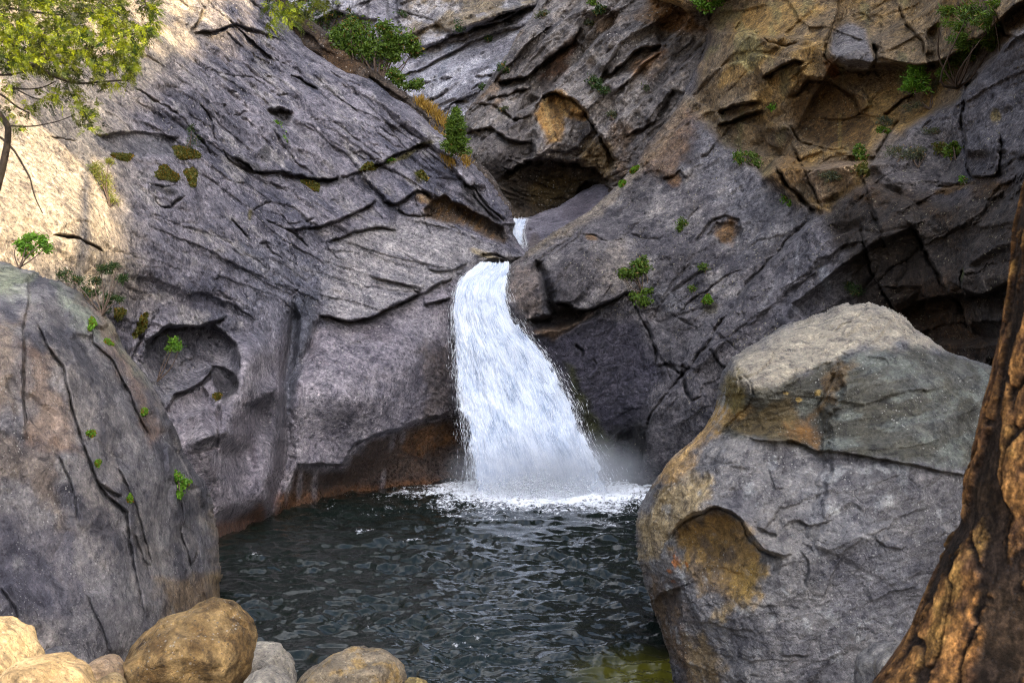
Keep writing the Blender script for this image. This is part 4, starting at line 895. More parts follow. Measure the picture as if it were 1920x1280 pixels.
Bg.scoop([(1215, 1135), (1240, 1110), (1275, 1105), (1280, 1160), (1255, 1230), (1240, 1200)], 0.4, 14, 0.05, k=0.3)
Bg.bump(1630, 1000, 60, 16, 0.08, -20)
Bg.base((0.225, 0.215, 0.21), (0.145, 0.14, 0.15), 1.1, (0.095, 0.093, 0.10))
Bg.stain(top, (0.46, 0.40, 0.30), 0.85)  # pale tan, raised so the top reads as skylit
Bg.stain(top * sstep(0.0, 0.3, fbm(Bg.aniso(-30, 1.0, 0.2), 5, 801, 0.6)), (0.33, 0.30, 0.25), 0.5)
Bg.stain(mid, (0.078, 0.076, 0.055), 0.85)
Bg.stain(mid * sstep(0.0, 0.3, fbm(Bg.aniso(-12, 0.7, 0.2), 5, 803, 0.6)), (0.24, 0.27, 0.25), 0.5)
Bg.stain(mid * sstep(1580, 1720, X) * sstep(-0.2, 0.25, fbm(Bg.aniso(-20, 0.8, 0.3), 5, 806, 0.62)), (0.17, 0.175, 0.165), 0.5)
for p, c, k in [([(1348, 720), (1385, 690), (1395, 740), (1375, 790), (1340, 810), (1336, 780)], (0.17, 0.13, 0.03), 0.85), ([(1285, 835), (1345, 760), (1400, 770), (1360, 800), (1310, 850), (1250, 910), (1225, 905)], (0.52, 0.32, 0.11), 0.8),
                ([(1192, 985), (1240, 930), (1290, 880), (1340, 900), (1320, 950), (1250, 1010), (1210, 1060)], (0.52, 0.385, 0.19), 0.72), ([(1270, 990), (1340, 958), (1400, 990), (1430, 1040), (1420, 1120), (1340, 1120), (1270, 1060)], (0.36, 0.22, 0.065), 0.85),  # left edge gold raised in colour to look lit
                ([(1340, 1165), (1420, 1120), (1440, 1060), (1400, 1060)], (0.44, 0.28, 0.07), 0.6), ([(1205, 1070), (1280, 1100), (1290, 1200), (1300, 1330), (1240, 1200)], (0.13, 0.07, 0.02), 0.75), ([(1290, 1180), (1350, 1220), (1360, 1330), (1290, 1330)], (0.22, 0.14, 0.045), 0.7),
                ([(1360, 800), (1480, 740), (1540, 840), (1450, 828)], (0.15, 0.10, 0.03), 0.6), ([(1470, 790), (1530, 780), (1540, 840), (1500, 835)], (0.25, 0.11, 0.025), 0.6), ([(1570, 670), (1600, 680), (1560, 760), (1520, 790), (1540, 740)], (0.25, 0.15, 0.06), 0.6),
                ([(1480, 860), (1620, 960), (1700, 1000), (1700, 1100), (1500, 1000)], (0.27, 0.27, 0.28), 0.35), ([(1560, 1050), (1700, 1000), (1760, 1100), (1680, 1200), (1560, 1150)], (0.12, 0.118, 0.135), 0.6)]:
    Bg.stain(Bg.poly_mask(p, 12, 16, 34), c, k)
for x, y, rx, ry in [(1268, 1050, 9, 12), (1255, 1070, 6, 5), (1262, 1090, 5, 4), (1290, 1058, 5, 5), (1535, 735, 8, 7), (1500, 750, 9, 5), (1475, 735, 7, 4)]:
    Bg.stain(Bg.blob_mask(x, y, rx, ry, 0, 0.8, 8), (0.42, 0.14, 0.03) if x < 1400 else (0.46, 0.32, 0.10), 0.8)
Bg.stain(low * sstep(0.03, 0.25, fbm(Bg.P0 / np.float32(0.8) + 2, 6, 812, 0.66)), (0.085, 0.082, 0.092), 0.6)
nl = fbm(Bg.P0 / np.float32(0.30), 4, 810); Bg.stain(low * sstep(0.22, 0.42, nl), (0.40, 0.41, 0.41), 0.5)
Bg.Wet = 0.15 * low * sstep(1450, 1700, X)
Bg.C = Bg.C * (1 + 0.08 * low - 0.1 * mid)[..., None]
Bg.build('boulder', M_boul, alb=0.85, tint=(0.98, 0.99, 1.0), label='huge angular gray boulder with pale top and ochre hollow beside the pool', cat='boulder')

# ================================================================== small boulders of the near shore: closed stones grown to their outlines
def stone(out, d, depth, label, c1, c2, c3=None, sub=5, rough=0.05, pits=0.0, name='boulder', cat='boulder', group=None, seed=0, stains=(), lift=0.0, pw=0.8):
    P = np.asarray(out, float); c = P.mean(0)
    ang = np.arctan2(P[:, 1] - c[1], P[:, 0] - c[0]); rad = np.hypot(P[:, 0] - c[0], P[:, 1] - c[1])
    o = np.argsort(ang); ang, rad = ang[o], rad[o]
    A = np.concatenate([ang - 2 * np.pi, ang, ang + 2 * np.pi]); Rr = np.concatenate([rad, rad, rad])
    bm = bmesh.new(); bmesh.ops.create_icosphere(bm, subdivisions=sub, radius=1.0)
    v = np.array([x.co[:] for x in bm.verts]); f = np.array([[x.index for x in q.verts] for q in bm.faces]); bm.free()
    th = np.arctan2(v[:, 2] * -1, v[:, 0])                # image plane: x right, y down
    rr = np.interp(th, A, Rr) * d / F
    flat = np.hypot(v[:, 0], v[:, 2]) ** pw
    cw = W(c[0], c[1], d)
    p = np.stack([cw[0] + np.cos(th) * rr * flat, cw[1] + np.sign(v[:, 1]) * np.abs(v[:, 1]) ** 0.85 * depth, cw[2] - np.sin(th) * rr * flat], -1)
    size = rr.mean()
    # struck faces: the stone is cut back by a handful of planes
    rp = np.random.default_rng(seed + 500); dirs = rp.normal(size=(16, 3)); dirs /= np.linalg.norm(dirs, axis=1)[:, None]
    un = v / np.linalg.norm(v, axis=1)[:, None]; cut = np.ones(len(v))
    for dn in dirs:
        cs_ = un @ dn; lim = rp.uniform(0.72, 0.92)
        cut = np.where(cs_ > 1e-3, np.minimum(cut, lim / np.maximum(cs_, 1e-3)), cut)
    inpl = np.abs(v[:, 1])                      # keep the traced outline, cut the faces turned to and from the viewer
    cut = 1 - (1 - cut) * (0.25 + 0.75 * np.clip(inpl * 1.6, 0, 1))
    p = cw + (p - cw) * cut[:, None]
    nrm = p - cw; nrm /= np.linalg.norm(nrm, axis=1)[:, None]
    h = rough * (fbm(p / (size * 0.9), 5, seed + 1) * 2.0 + fbm(p / (size * 0.22), 4, seed + 2) * 0.5)
    if pits: h -= pits * sstep(0.15, 0.5, fbm(p / (size * 0.25), 4, seed + 3))
    h += rough * 0.8 * (ridged(p / (size * 0.7), 3, seed + 8) - 0.5)
    p = p + nrm * h[:, None]
    t = sstep(-0.3, 0.3, fbm(p / (size * 0.6), 5, seed + 4))[:, None]
    C = (np.asarray(c1) * (1 - t) + np.asarray(c2) * t).astype(np.float32)
    if c3 is not None: C = mixc(C, c3, sstep(0.05, 0.35, fbm(p / (size * 0.35), 5, seed + 5, 0.6)) * 0.8)
    o = mesh_obj(name, p, f, M_near, attrs={'Col': C, 'Wet': np.zeros(len(p))})
    return tag(o, label, cat, group)

TAN, TAN2, TAN3 = (0.29, 0.195, 0.085), (0.17, 0.105, 0.04), (0.085, 0.05, 0.02)
stone([(213, 1265), (228, 1235), (255, 1200), (290, 1172), (330, 1146), (360, 1132), (395, 1127), (425, 1133), (445, 1150), (465, 1175), (476, 1205), (471, 1240), (460, 1275), (440, 1330), (340, 1360), (240, 1330)], 10.2, 0.65,
      'large rusty tan boulder against the foot of the cracked outcrop', TAN, TAN2, TAN3, 6, 0.035, 0.05, seed=3)
stone([(-90, 1190), (-20, 1152), (22, 1168), (58, 1200), (78, 1232), (72, 1270), (20, 1350), (-90, 1350)], 8.6, 0.5, 'smooth sunlit cream boulder in the bottom left corner', (0.45, 0.355, 0.22), (0.37, 0.28, 0.165), None, 5, 0.015, seed=11)
stone([(0, 1262), (38, 1236), (82, 1229), (122, 1246), (165, 1280), (190, 1340), (90, 1380), (-10, 1340)], 7.8, 0.4, 'rounded tan boulder in front of the sunlit cream one', (0.35, 0.265, 0.16), (0.25, 0.185, 0.105), None, 5, 0.015, seed=17)
stone([(150, 1278), (160, 1250), (185, 1234), (215, 1236), (232, 1262), (215, 1300), (170, 1310)], 9.6, 0.25, 'small pinkish tan stone wedged left of the large rusty boulder', (0.36, 0.26, 0.17), (0.28, 0.19, 0.11), None, 5, 0.012, seed=23)
stone([(455, 1240), (472, 1208), (500, 1206), (535, 1224), (555, 1256), (550, 1300), (470, 1310)], 11.2, 0.35, 'pale gray fractured boulder just right of the rusty boulder', (0.33, 0.30, 0.25), (0.22, 0.20, 0.17), (0.40, 0.36, 0.28), 5, 0.025, 0.02, seed=29)
stone([(455, 1285), (470, 1262), (500, 1257), (535, 1268), (560, 1295), (500, 1330)], 9.6, 0.3, 'low gray stone cut by the bottom edge under the pale fractured boulder', (0.30, 0.27, 0.22), (0.22, 0.20, 0.17), None, 5, 0.015, seed=31)
stone([(552, 1278), (590, 1245), (635, 1221), (690, 1215), (736, 1224), (757, 1247), (758, 1290), (700, 1340), (580, 1340)], 11.6, 0.5, 'flat topped gray and orange boulder at the water in the bottom centre', (0.31, 0.25, 0.17), (0.19, 0.155, 0.11), (0.36, 0.24, 0.09), 6, 0.03, 0.03, seed=37)
stone([(70, 1240), (80, 1222), (105, 1216), (122, 1230), (125, 1255), (95, 1268)], 10.6, 0.25, 'small dark gray stone at the foot of the outcrop behind the tan boulders', (0.17, 0.165, 0.17), (0.12, 0.115, 0.12), None, 4, 0.012, seed=41)
stone([(180, 1278), (200, 1266), (228, 1270), (236, 1290), (210, 1310), (180, 1305)], 8.9, 0.15, 'small sandy stone at the bottom edge below the rusty boulder', (0.40, 0.29, 0.15), (0.30, 0.21, 0.1), None, 4, 0.008, seed=43)
stone([(752, 1290), (765, 1272), (790, 1272), (805, 1288), (790, 1310), (760, 1310)], 10.9, 0.15, 'small yellowish stone beside the flat topped boulder at the bottom edge', (0.36, 0.27, 0.10), (0.25, 0.18, 0.07), None, 4, 0.008, seed=47)
stone([(1612, 1262), (1630, 1225), (1665, 1206), (1690, 1205), (1672, 1228), (1650, 1262), (1635, 1290), (1610, 1300)], 10.6, 0.3, 'gray angular slab of rock between the huge boulder and the tree roots', (0.21, 0.20, 0.19), (0.15, 0.145, 0.145), None, 5, 0.012, seed=53)
stone([(1645, 1255), (1672, 1225), (1700, 1207), (1740, 1200), (1730, 1240), (1690, 1280), (1650, 1290)], 9.8, 0.3, 'gray stone partly hidden by the flared root of the pine', (0.24, 0.225, 0.20), (0.17, 0.16, 0.155), None, 5, 0.012, seed=59)

# ================================================================== ground under and behind the camera, running down to the bed of the pool
gx, gy = np.meshgrid(np.concatenate([np.linspace(-160, -14, 20), np.linspace(-13, 13, 90), np.linspace(14, 160, 20)]), np.concatenate([np.linspace(-160, -4, 24), np.linspace(-3, 17, 90), np.linspace(18, 60, 8)]))
gz = np.interp(gy, [-160, -30, 0, 6, 9, 11, 13, 16, 20, 60], [20, 5, 2.6, 2.2, 1.55, 0.9, 0.2, -0.8, -1.6, -2.2])
gp = np.stack([gx, gy, gz], -1)
gz = gz + 0.25 * fbm(gp / 1.6, 4, 5) * sstep(20, 12, np.abs(gy - 5)) + 1.5 * fbm(gp / 25, 3, 6) * sstep(-5, -30, gy)
gz = gz + np.where(gy < 20, np.clip(np.abs(gx) - 3, 0, 12) * 0.06, 0)
gp = np.stack([gx, gy, gz], -1)
idx = np.arange(gx.size).reshape(gx.shape)
gf = np.stack([idx[:-1, :-1], idx[:-1, 1:], idx[1:, 1:], idx[1:, :-1]], -1).reshape(-1, 4)
tag(mesh_obj('ground', gp.reshape(-1, 3), gf, plain_material('bank_gravel', (0.20, 0.16, 0.11), 0.9, 0.5, 3.0, 0.6), origin=np.zeros(3)), kind='structure')
# ================================================================== pool
def pool():
    m, nt, b = newmat('pool_water'); Lk = nt.links.new
    tc = nt.nodes.new('ShaderNodeTexCoord'); co = tc.outputs['Object']
    fo = N(nt, 'ShaderNodeAttribute', attribute_name='Foam'); sh = N(nt, 'ShaderNodeAttribute', attribute_name='Shallow')
    mp = nt.nodes.new('ShaderNodeMapping'); mp.inputs['Scale'].default_value = (1.0, 0.6, 1.0); Lk(co, mp.inputs[0])
    n = N(nt, 'ShaderNodeTexNoise', Scale=9.0, Detail=7.0, Roughness=0.72); Lk(mp.outputs[0], n.inputs['Vector'])
    f = math_n(nt, 'ADD', fo.outputs['Fac'], math_n(nt, 'MULTIPLY', math_n(nt, 'SUBTRACT', n.outputs[0], 0.5), 2.6))
    f = ramp(nt, f, [(0.48, (0, 0, 0)), (1.0, (1, 1, 1))])
    deep = mixrgb(nt, 'MIX', sh.outputs['Fac'], (0.006, 0.010, 0.008), (0.11, 0.10, 0.012))
    Lk(mixrgb(nt, 'MIX', f, deep, (0.82, 0.85, 0.90)), b.inputs['Base Color'])
    r = math_n(nt, 'ADD', math_n(nt, 'MULTIPLY', f, 0.55), 0.03, True); Lk(r, b.inputs['Roughness'])
    b.inputs['IOR'].default_value = 1.33; b.inputs['Specular IOR Level'].default_value = 0.5
    n2 = N(nt, 'ShaderNodeTexNoise', Scale=11.0, Detail=6.0, Roughness=0.65); Lk(mp.outputs[0], n2.inputs['Vector'])
    bp = nt.nodes.new('ShaderNodeBump'); bp.inputs['Strength'].default_value = 0.22; bp.inputs['Distance'].default_value = 0.025
    Lk(n2.outputs[0], bp.inputs['Height']); Lk(bp.outputs[0], b.inputs['Normal'])
    xs = np.concatenate([np.linspace(-900, 340, 40), np.arange(350, 1330, 1.8 * Q), np.linspace(1340, 2500, 40)])
    ys = np.concatenate([np.linspace(850, 892, 8), np.arange(894, 1300, 1.35 * Q), np.linspace(1303, 1700, 30)])
    X, Y = np.meshgrid(xs, ys)
    d = HC * F / (Y - CY); x = (X - CX) / F * d
    p = np.stack([x, d, 0 * x], -1)
    fx, fy = (1010 - CX) / F * 33, 33.0
    dist = np.hypot(x - fx, (d - fy))
    A = np.stack([x / 0.85, d / 0.50, 0 * x + 2], -1)
    warp = fbm(A * 0.6, 3, 900)[..., None] * 0.45
    w1 = fbm(A + warp, 2, 901)
    w2 = fbm(np.stack([x / 0.46, d / 0.30, 0 * x + 5], -1) + warp, 2, 905)
    w3 = fbm(np.stack([x / 0.14, d / 0.10, 0 * x + 7], -1), 2, 909)
    big = fbm(np.stack([x / 5, d / 4, 0 * x], -1), 2, 911)
    gust = 0.6 + 0.75 * sstep(-0.3, 0.35, fbm(np.stack([x / 3.0, d / 2.2, 0 * x + 1], -1), 3, 913))
    z = (0.125 * w1 + 0.080 * w2 + 0.017 * w3) * gust + 0.05 * big
    churn = sstep(5.5, 1.0, dist)
    z = z + churn * (0.16 * fbm(np.stack([x / 0.5, d / 0.5, 0 * x + 3], -1), 5, 915, 0.62) + 0.10)
    p[..., 2] = z
    fr_ = np.hypot((x - fx - 0.45) * 0.84, (d - fy) * 0.9) + 1.5 * fbm(np.stack([x / 1.3, d / 1.8, 0 * x + 8], -1), 4, 921, 0.6)
    foam = 0.95 * sstep(4.5, 0.8, fr_) + 0.75 * sstep(10.5, 3.0, dist) * (0.35 + 0.6 * fbm(np.stack([x / 0.9, d / 0.5, 0 * x + 9], -1), 4, 917))
    foam = foam + 0.52 * sstep(0.12, 0.45, fbm(np.stack([x / 1.6, d / 0.9, 0 * x + 4], -1), 3, 919)) * sstep(0.05, 0.4, w1) * sstep(12, 16, d)
    shal = sstep(1.5, 0.2, np.hypot((x - (1235 - CX) / F * 15.3) / 1.0, (d - 15.3) / 0.9))
    idx = np.arange(X.size).reshape(X.shape)
    f = np.stack([idx[:-1, :-1], idx[1:, :-1], idx[1:, 1:], idx[:-1, 1:]], -1).reshape(-1, 4)
    o = mesh_obj('pool_water', p.reshape(-1, 3), f, m, origin=np.array([0, 20.0, 0]), attrs={'Foam': np.clip(foam, 0, 1.3).ravel(), 'Shallow': shal.ravel()})
    tag(o, kind='structure')
pool()

# ================================================================== falls
def water_sheet_material():
    m, nt, b = newmat('falling_water'); Lk = nt.links.new
    fl = N(nt, 'ShaderNodeAttribute', attribute_name='Flow')      # r across (m), g along (m), b closeness to the edge 0..1
    mp = nt.nodes.new('ShaderNodeMapping'); mp.inputs['Scale'].default_value = (5.0, 1.1, 1.0); Lk(fl.outputs['Vector'], mp.inputs[0])
    n1 = N(nt, 'ShaderNodeTexNoise', Scale=2.4, Detail=8.0, Roughness=0.75, Distortion=0.4); Lk(mp.outputs[0], n1.inputs['Vector'])
    mp2 = nt.nodes.new('ShaderNodeMapping'); mp2.inputs['Scale'].default_value = (1.4, 0.8, 1.0); Lk(fl.outputs['Vector'], mp2.inputs[0])
    n2 = N(nt, 'ShaderNodeTexNoise', Scale=1.4, Detail=5.0, Roughness=0.6, Distortion=0.8); Lk(mp2.outputs[0], n2.inputs['Vector'])
    ed = N(nt, 'ShaderNodeAttribute', attribute_name='Edge')
    mixn = math_n(nt, 'ADD', math_n(nt, 'MULTIPLY', n1.outputs[0], 0.42), math_n(nt, 'MULTIPLY', n2.outputs[0], 0.58))
    Lk(ramp(nt, mixn, [(0.36, (0.24, 0.31, 0.43)), (0.45, (0.44, 0.51, 0.64)), (0.58, (0.70, 0.75, 0.84))]), b.inputs['Base Color'])
    b.inputs['Roughness'].default_value = 0.45; b.inputs['IOR'].default_value = 1.33
    b.inputs['Subsurface Weight'].default_value = 0.0
    a = math_n(nt, 'ADD', math_n(nt, 'MULTIPLY', ed.outputs['Fac'], 1.5), math_n(nt, 'MULTIPLY', math_n(nt, 'SUBTRACT', mixn, 0.5), 4.5))
    Lk(ramp(nt, a, [(0.30, (0, 0, 0)), (0.62, (1, 1, 1))]), b.inputs['Alpha'])
    bp = nt.nodes.new('ShaderNodeBump'); bp.inputs['Strength'].default_value = 0.6; bp.inputs['Distance'].default_value = 0.06
    Lk(n1.outputs[0], bp.inputs['Height']); Lk(bp.outputs[0], b.inputs['Normal'])
    return m
M_fall = water_sheet_material()
M_drop = plain_material('spray_drops', (0.86, 0.89, 0.94), 0.4, 0.08, 3.0, 0.0)

def fall(name, label, rows, nu, nv, bulge, drops, amp, seed):
    rows = np.array(rows, float)                        # y, left x, right x, distance
    yy = np.linspace(rows[0, 0], rows[-1, 0], nv); uu = np.linspace(0, 1, nu)
    xl = np.interp(yy, rows[:, 0], rows[:, 1]); xr = np.interp(yy, rows[:, 0], rows[:, 2]); dd = np.interp(yy, rows[:, 0], rows[:, 3])
    k = np.ones(9) / 9
    sm = lambda a: np.convolve(np.pad(a, 4, mode='edge'), k, 'valid')
    xl, xr, dd = sm(xl), sm(xr), sm(dd)
    U, Yv = np.meshgrid(uu, yy)
    X = xl[:, None] + (xr - xl)[:, None] * U
    D = dd[:, None] - bulge * np.sin(np.pi * U) ** 0.7
    P = W(X, Yv, D)
    along = np.concatenate([[0], np.cumsum(np.linalg.norm(np.diff(P[:, nu // 2], axis=0), axis=1))])
    across = (U - 0.5) * ((xr - xl) * dd / F)[:, None]
    # threads fan out with the sheet: keep the same thread coordinate down the fall
    wid = (xr - xl) * dd / F
    thread = (U - 0.5) * (0.55 * wid.mean() + 0.45 * wid)[:, None]
    fl = np.stack([thread, along[:, None] + 0 * U, 0 * U], -1)
    h = amp * (1.2 * fbm(fl * np.array([1.1, 0.55, 1]) + seed, 4, seed) + 0.55 * fbm(fl * np.array([4.5, 1.0, 1]), 4, seed + 4, 0.6) + 0.14 * fbm(fl * np.array([12, 2.2, 1]), 3, seed + 7, 0.6))
    tw = -P.copy(); tw[..., 2] += HC; tw /= np.linalg.norm(tw, axis=-1, keepdims=True)
    P = P + tw * h[..., None]
    edge_px = np.minimum(U, 1 - U) * (xr - xl)[:, None]
    idx = np.arange(U.size).reshape(U.shape)
    f = np.stack([idx[:-1, :-1], idx[1:, :-1], idx[1:, 1:], idx[:-1, 1:]], -1).reshape(-1, 4)
    soft = np.interp(yy, [rows[0, 0], rows[0, 0] + 30, rows[-1, 0]], [7, 14, 44])[:, None]
    Ed = np.clip(edge_px / soft, 0, 1) * 1.25 - 0.1
    Ed = np.minimum(Ed, np.clip((Yv - rows[0, 0]) / 8, 0, 1) * 1.2)
    root = empty(name, Vector(P[-1, nu // 2])); tag(root, label, 'waterfall')
    mesh_obj('water_sheet', P.reshape(-1, 3), f, M_fall, root, attrs={'Flow': np.concatenate([fl.reshape(-1, 3)], 1), 'Edge': np.clip(Ed, -0.2, 1.2).ravel()})
    # thrown drops and threads in front of the sheet and off its edges
    r = np.random.default_rng(seed)
    v = r.random(drops) ** 0.75; u = np.where(r.random(drops) < 0.85, r.random(drops), np.where(r.random(drops) < 0.6, 0.97 + 0.06 * r.normal(size=drops), 0.03 + 0.045 * r.normal(size=drops)))
    y = rows[0, 0] + v * (rows[-1, 0] - rows[0, 0])
    a_l = np.interp(y, yy, xl); a_r = np.interp(y, yy, xr); ad = np.interp(y, yy, dd)
    off = r.random(drops) * 0.35 * (0.3 + v)
    c = W(a_l + (a_r - a_l) * u, y, ad - bulge * np.sin(np.pi * np.clip(u, 0, 1)) ** 0.7 - off - amp)
    slope = np.interp(y, yy, np.gradient(xl, yy)) * (1 - u) + np.interp(y, yy, np.gradient(xr, yy)) * u
    ln = (0.03 + 0.14 * r.random(drops) ** 2); wd = 0.0025 + 0.004 * r.random(drops) ** 2
    dirv = np.stack([slope, 0 * slope - 0.05, -np.ones(drops)], -1) + r.normal(size=(drops, 3)) * 0.12; dirv /= np.linalg.norm(dirv, axis=1)[:, None]
    s1 = np.cross(dirv, r.normal(size=(drops, 3))); s1 /= np.linalg.norm(s1, axis=1)[:, None]
    s2 = np.cross(dirv, s1)
    vs = np.stack([c - dirv * ln[:, None], c + s1 * wd[:, None], c + (-0.5 * s1 + 0.87 * s2) * wd[:, None], c + (-0.5 * s1 - 0.87 * s2) * wd[:, None], c + dirv * ln[:, None]], 1).reshape(-1, 3)
    b0 = np.arange(drops)[:, None] * 5
    fs = np.concatenate([b0 + np.array([[0, 1, 2]]), b0 + np.array([[0, 2, 3]]), b0 + np.array([[0, 3, 1]]), b0 + np.array([[4, 2, 1]]), b0 + np.array([[4, 3, 2]]), b0 + np.array([[4, 1, 3]])])
    sp = mesh_obj('spray', vs, fs, M_drop, root); tag(sp, kind='stuff')

fall('waterfall', 'broad white waterfall pouring through the notch into the dark pool',
     [(490, 899, 955, 36.0), (500, 888, 958, 35.6), (512, 872, 957, 35.2), (528, 856, 953, 34.8), (550, 847, 953, 34.5), (585, 844, 968, 34.3), (620, 845, 990, 34.2), (660, 847, 1024, 34.05), (700, 849, 1048, 33.95), (760, 857, 1082, 33.75), (820, 868, 1102, 33.55), (870, 874, 1130, 33.4), (905, 874, 1146, 33.2), (930, 870, 1156, 33.0)], 260, 420, 0.18, 9000, 0.17, 21)
fall('waterfall', 'small white chute of water glimpsed high in the gorge above the main fall',
     [(408, 962, 993, 42.6), (420, 957, 988, 42.2), (434, 952, 984, 41.7), (448, 956, 986, 41.3), (462, 970, 989, 40.7), (474, 980, 991, 40.2), (484, 987, 994, 39.7)], 50, 80, 0.1, 900, 0.06, 27)

# splash crown where the fall meets the pool
r = np.random.default_rng(77); nd = 16000
sx = r.normal(0, 0.42, nd); px_ = 1010 + 150 * np.clip(sx, -1.1, 1.1); d_ = 32.7 + r.normal(0, 0.5, nd) - 0.5 * (1 - sx ** 2)
zz = np.abs(r.normal(0, 0.28, nd)) * (1.1 - 0.3 * np.abs(sx)) - 0.05
cc = np.stack([(px_ - CX) / F * d_, d_, zz], -1); rad = 0.008 + 0.02 * r.random(nd) ** 3
vs = (cc[:, None, :] + rad[:, None, None] * r.normal(size=(nd, 4, 3))).reshape(-1, 3); b0 = np.arange(nd)[:, None] * 4
fs = np.concatenate([b0 + np.array([[0, 1, 2]]), b0 + np.array([[0, 2, 3]]), b0 + np.array([[0, 3, 1]]), b0 + np.array([[1, 3, 2]])])
tag(mesh_obj('splash_foam', vs, fs, M_drop), kind='stuff')

# drifting mist at the foot
bm = bmesh.new(); bmesh.ops.create_icosphere(bm, subdivisions=4, radius=1.0)
v = np.array([x.co[:] for x in bm.verts]); f = np.array([[x.index for x in q.verts] for q in bm.faces]); bm.free()
mc = np.array([(1030 - CX) / F * 33, 32.9, 0.55])
mo = mesh_obj('mist', v * np.array([3.6, 1.9, 1.6]) + mc, f, None, origin=mc)
m = bpy.data.materials.new('mist_volume'); m.use_nodes = True; nt = m.node_tree; nt.nodes.clear()
out = nt.nodes.new('ShaderNodeOutputMaterial'); pv = nt.nodes.new('ShaderNodeVolumePrincipled'); nt.links.new(pv.outputs[0], out.inputs['Volume'])
pv.inputs['Color'].default_value = (0.92, 0.95, 1.0, 1); pv.inputs['Anisotropy'].default_value = 0.2
tc = nt.nodes.new('ShaderNodeTexCoord'); mp = nt.nodes.new('ShaderNodeMapping'); mp.inputs['Scale'].default_value = (1 / 3.6, 1 / 1.9, 1 / 1.6); nt.links.new(tc.outputs['Object'], mp.inputs[0])
ln = nt.nodes.new('ShaderNodeVectorMath'); ln.operation = 'LENGTH'; nt.links.new(mp.outputs[0], ln.inputs[0])
nz = N(nt, 'ShaderNodeTexNoise', Scale=1.3, Detail=3.0); nt.links.new(tc.outputs['Object'], nz.inputs['Vector'])
fade = math_n(nt, 'POWER', math_n(nt, 'SUBTRACT', 1.0, ln.outputs['Value'], True), 1.6)
nt.links.new(math_n(nt, 'MULTIPLY', math_n(nt, 'MULTIPLY', fade, nz.outputs[0]), 3.0), pv.inputs['Density'])
mo.data.materials.append(m); tag(mo, kind='stuff')

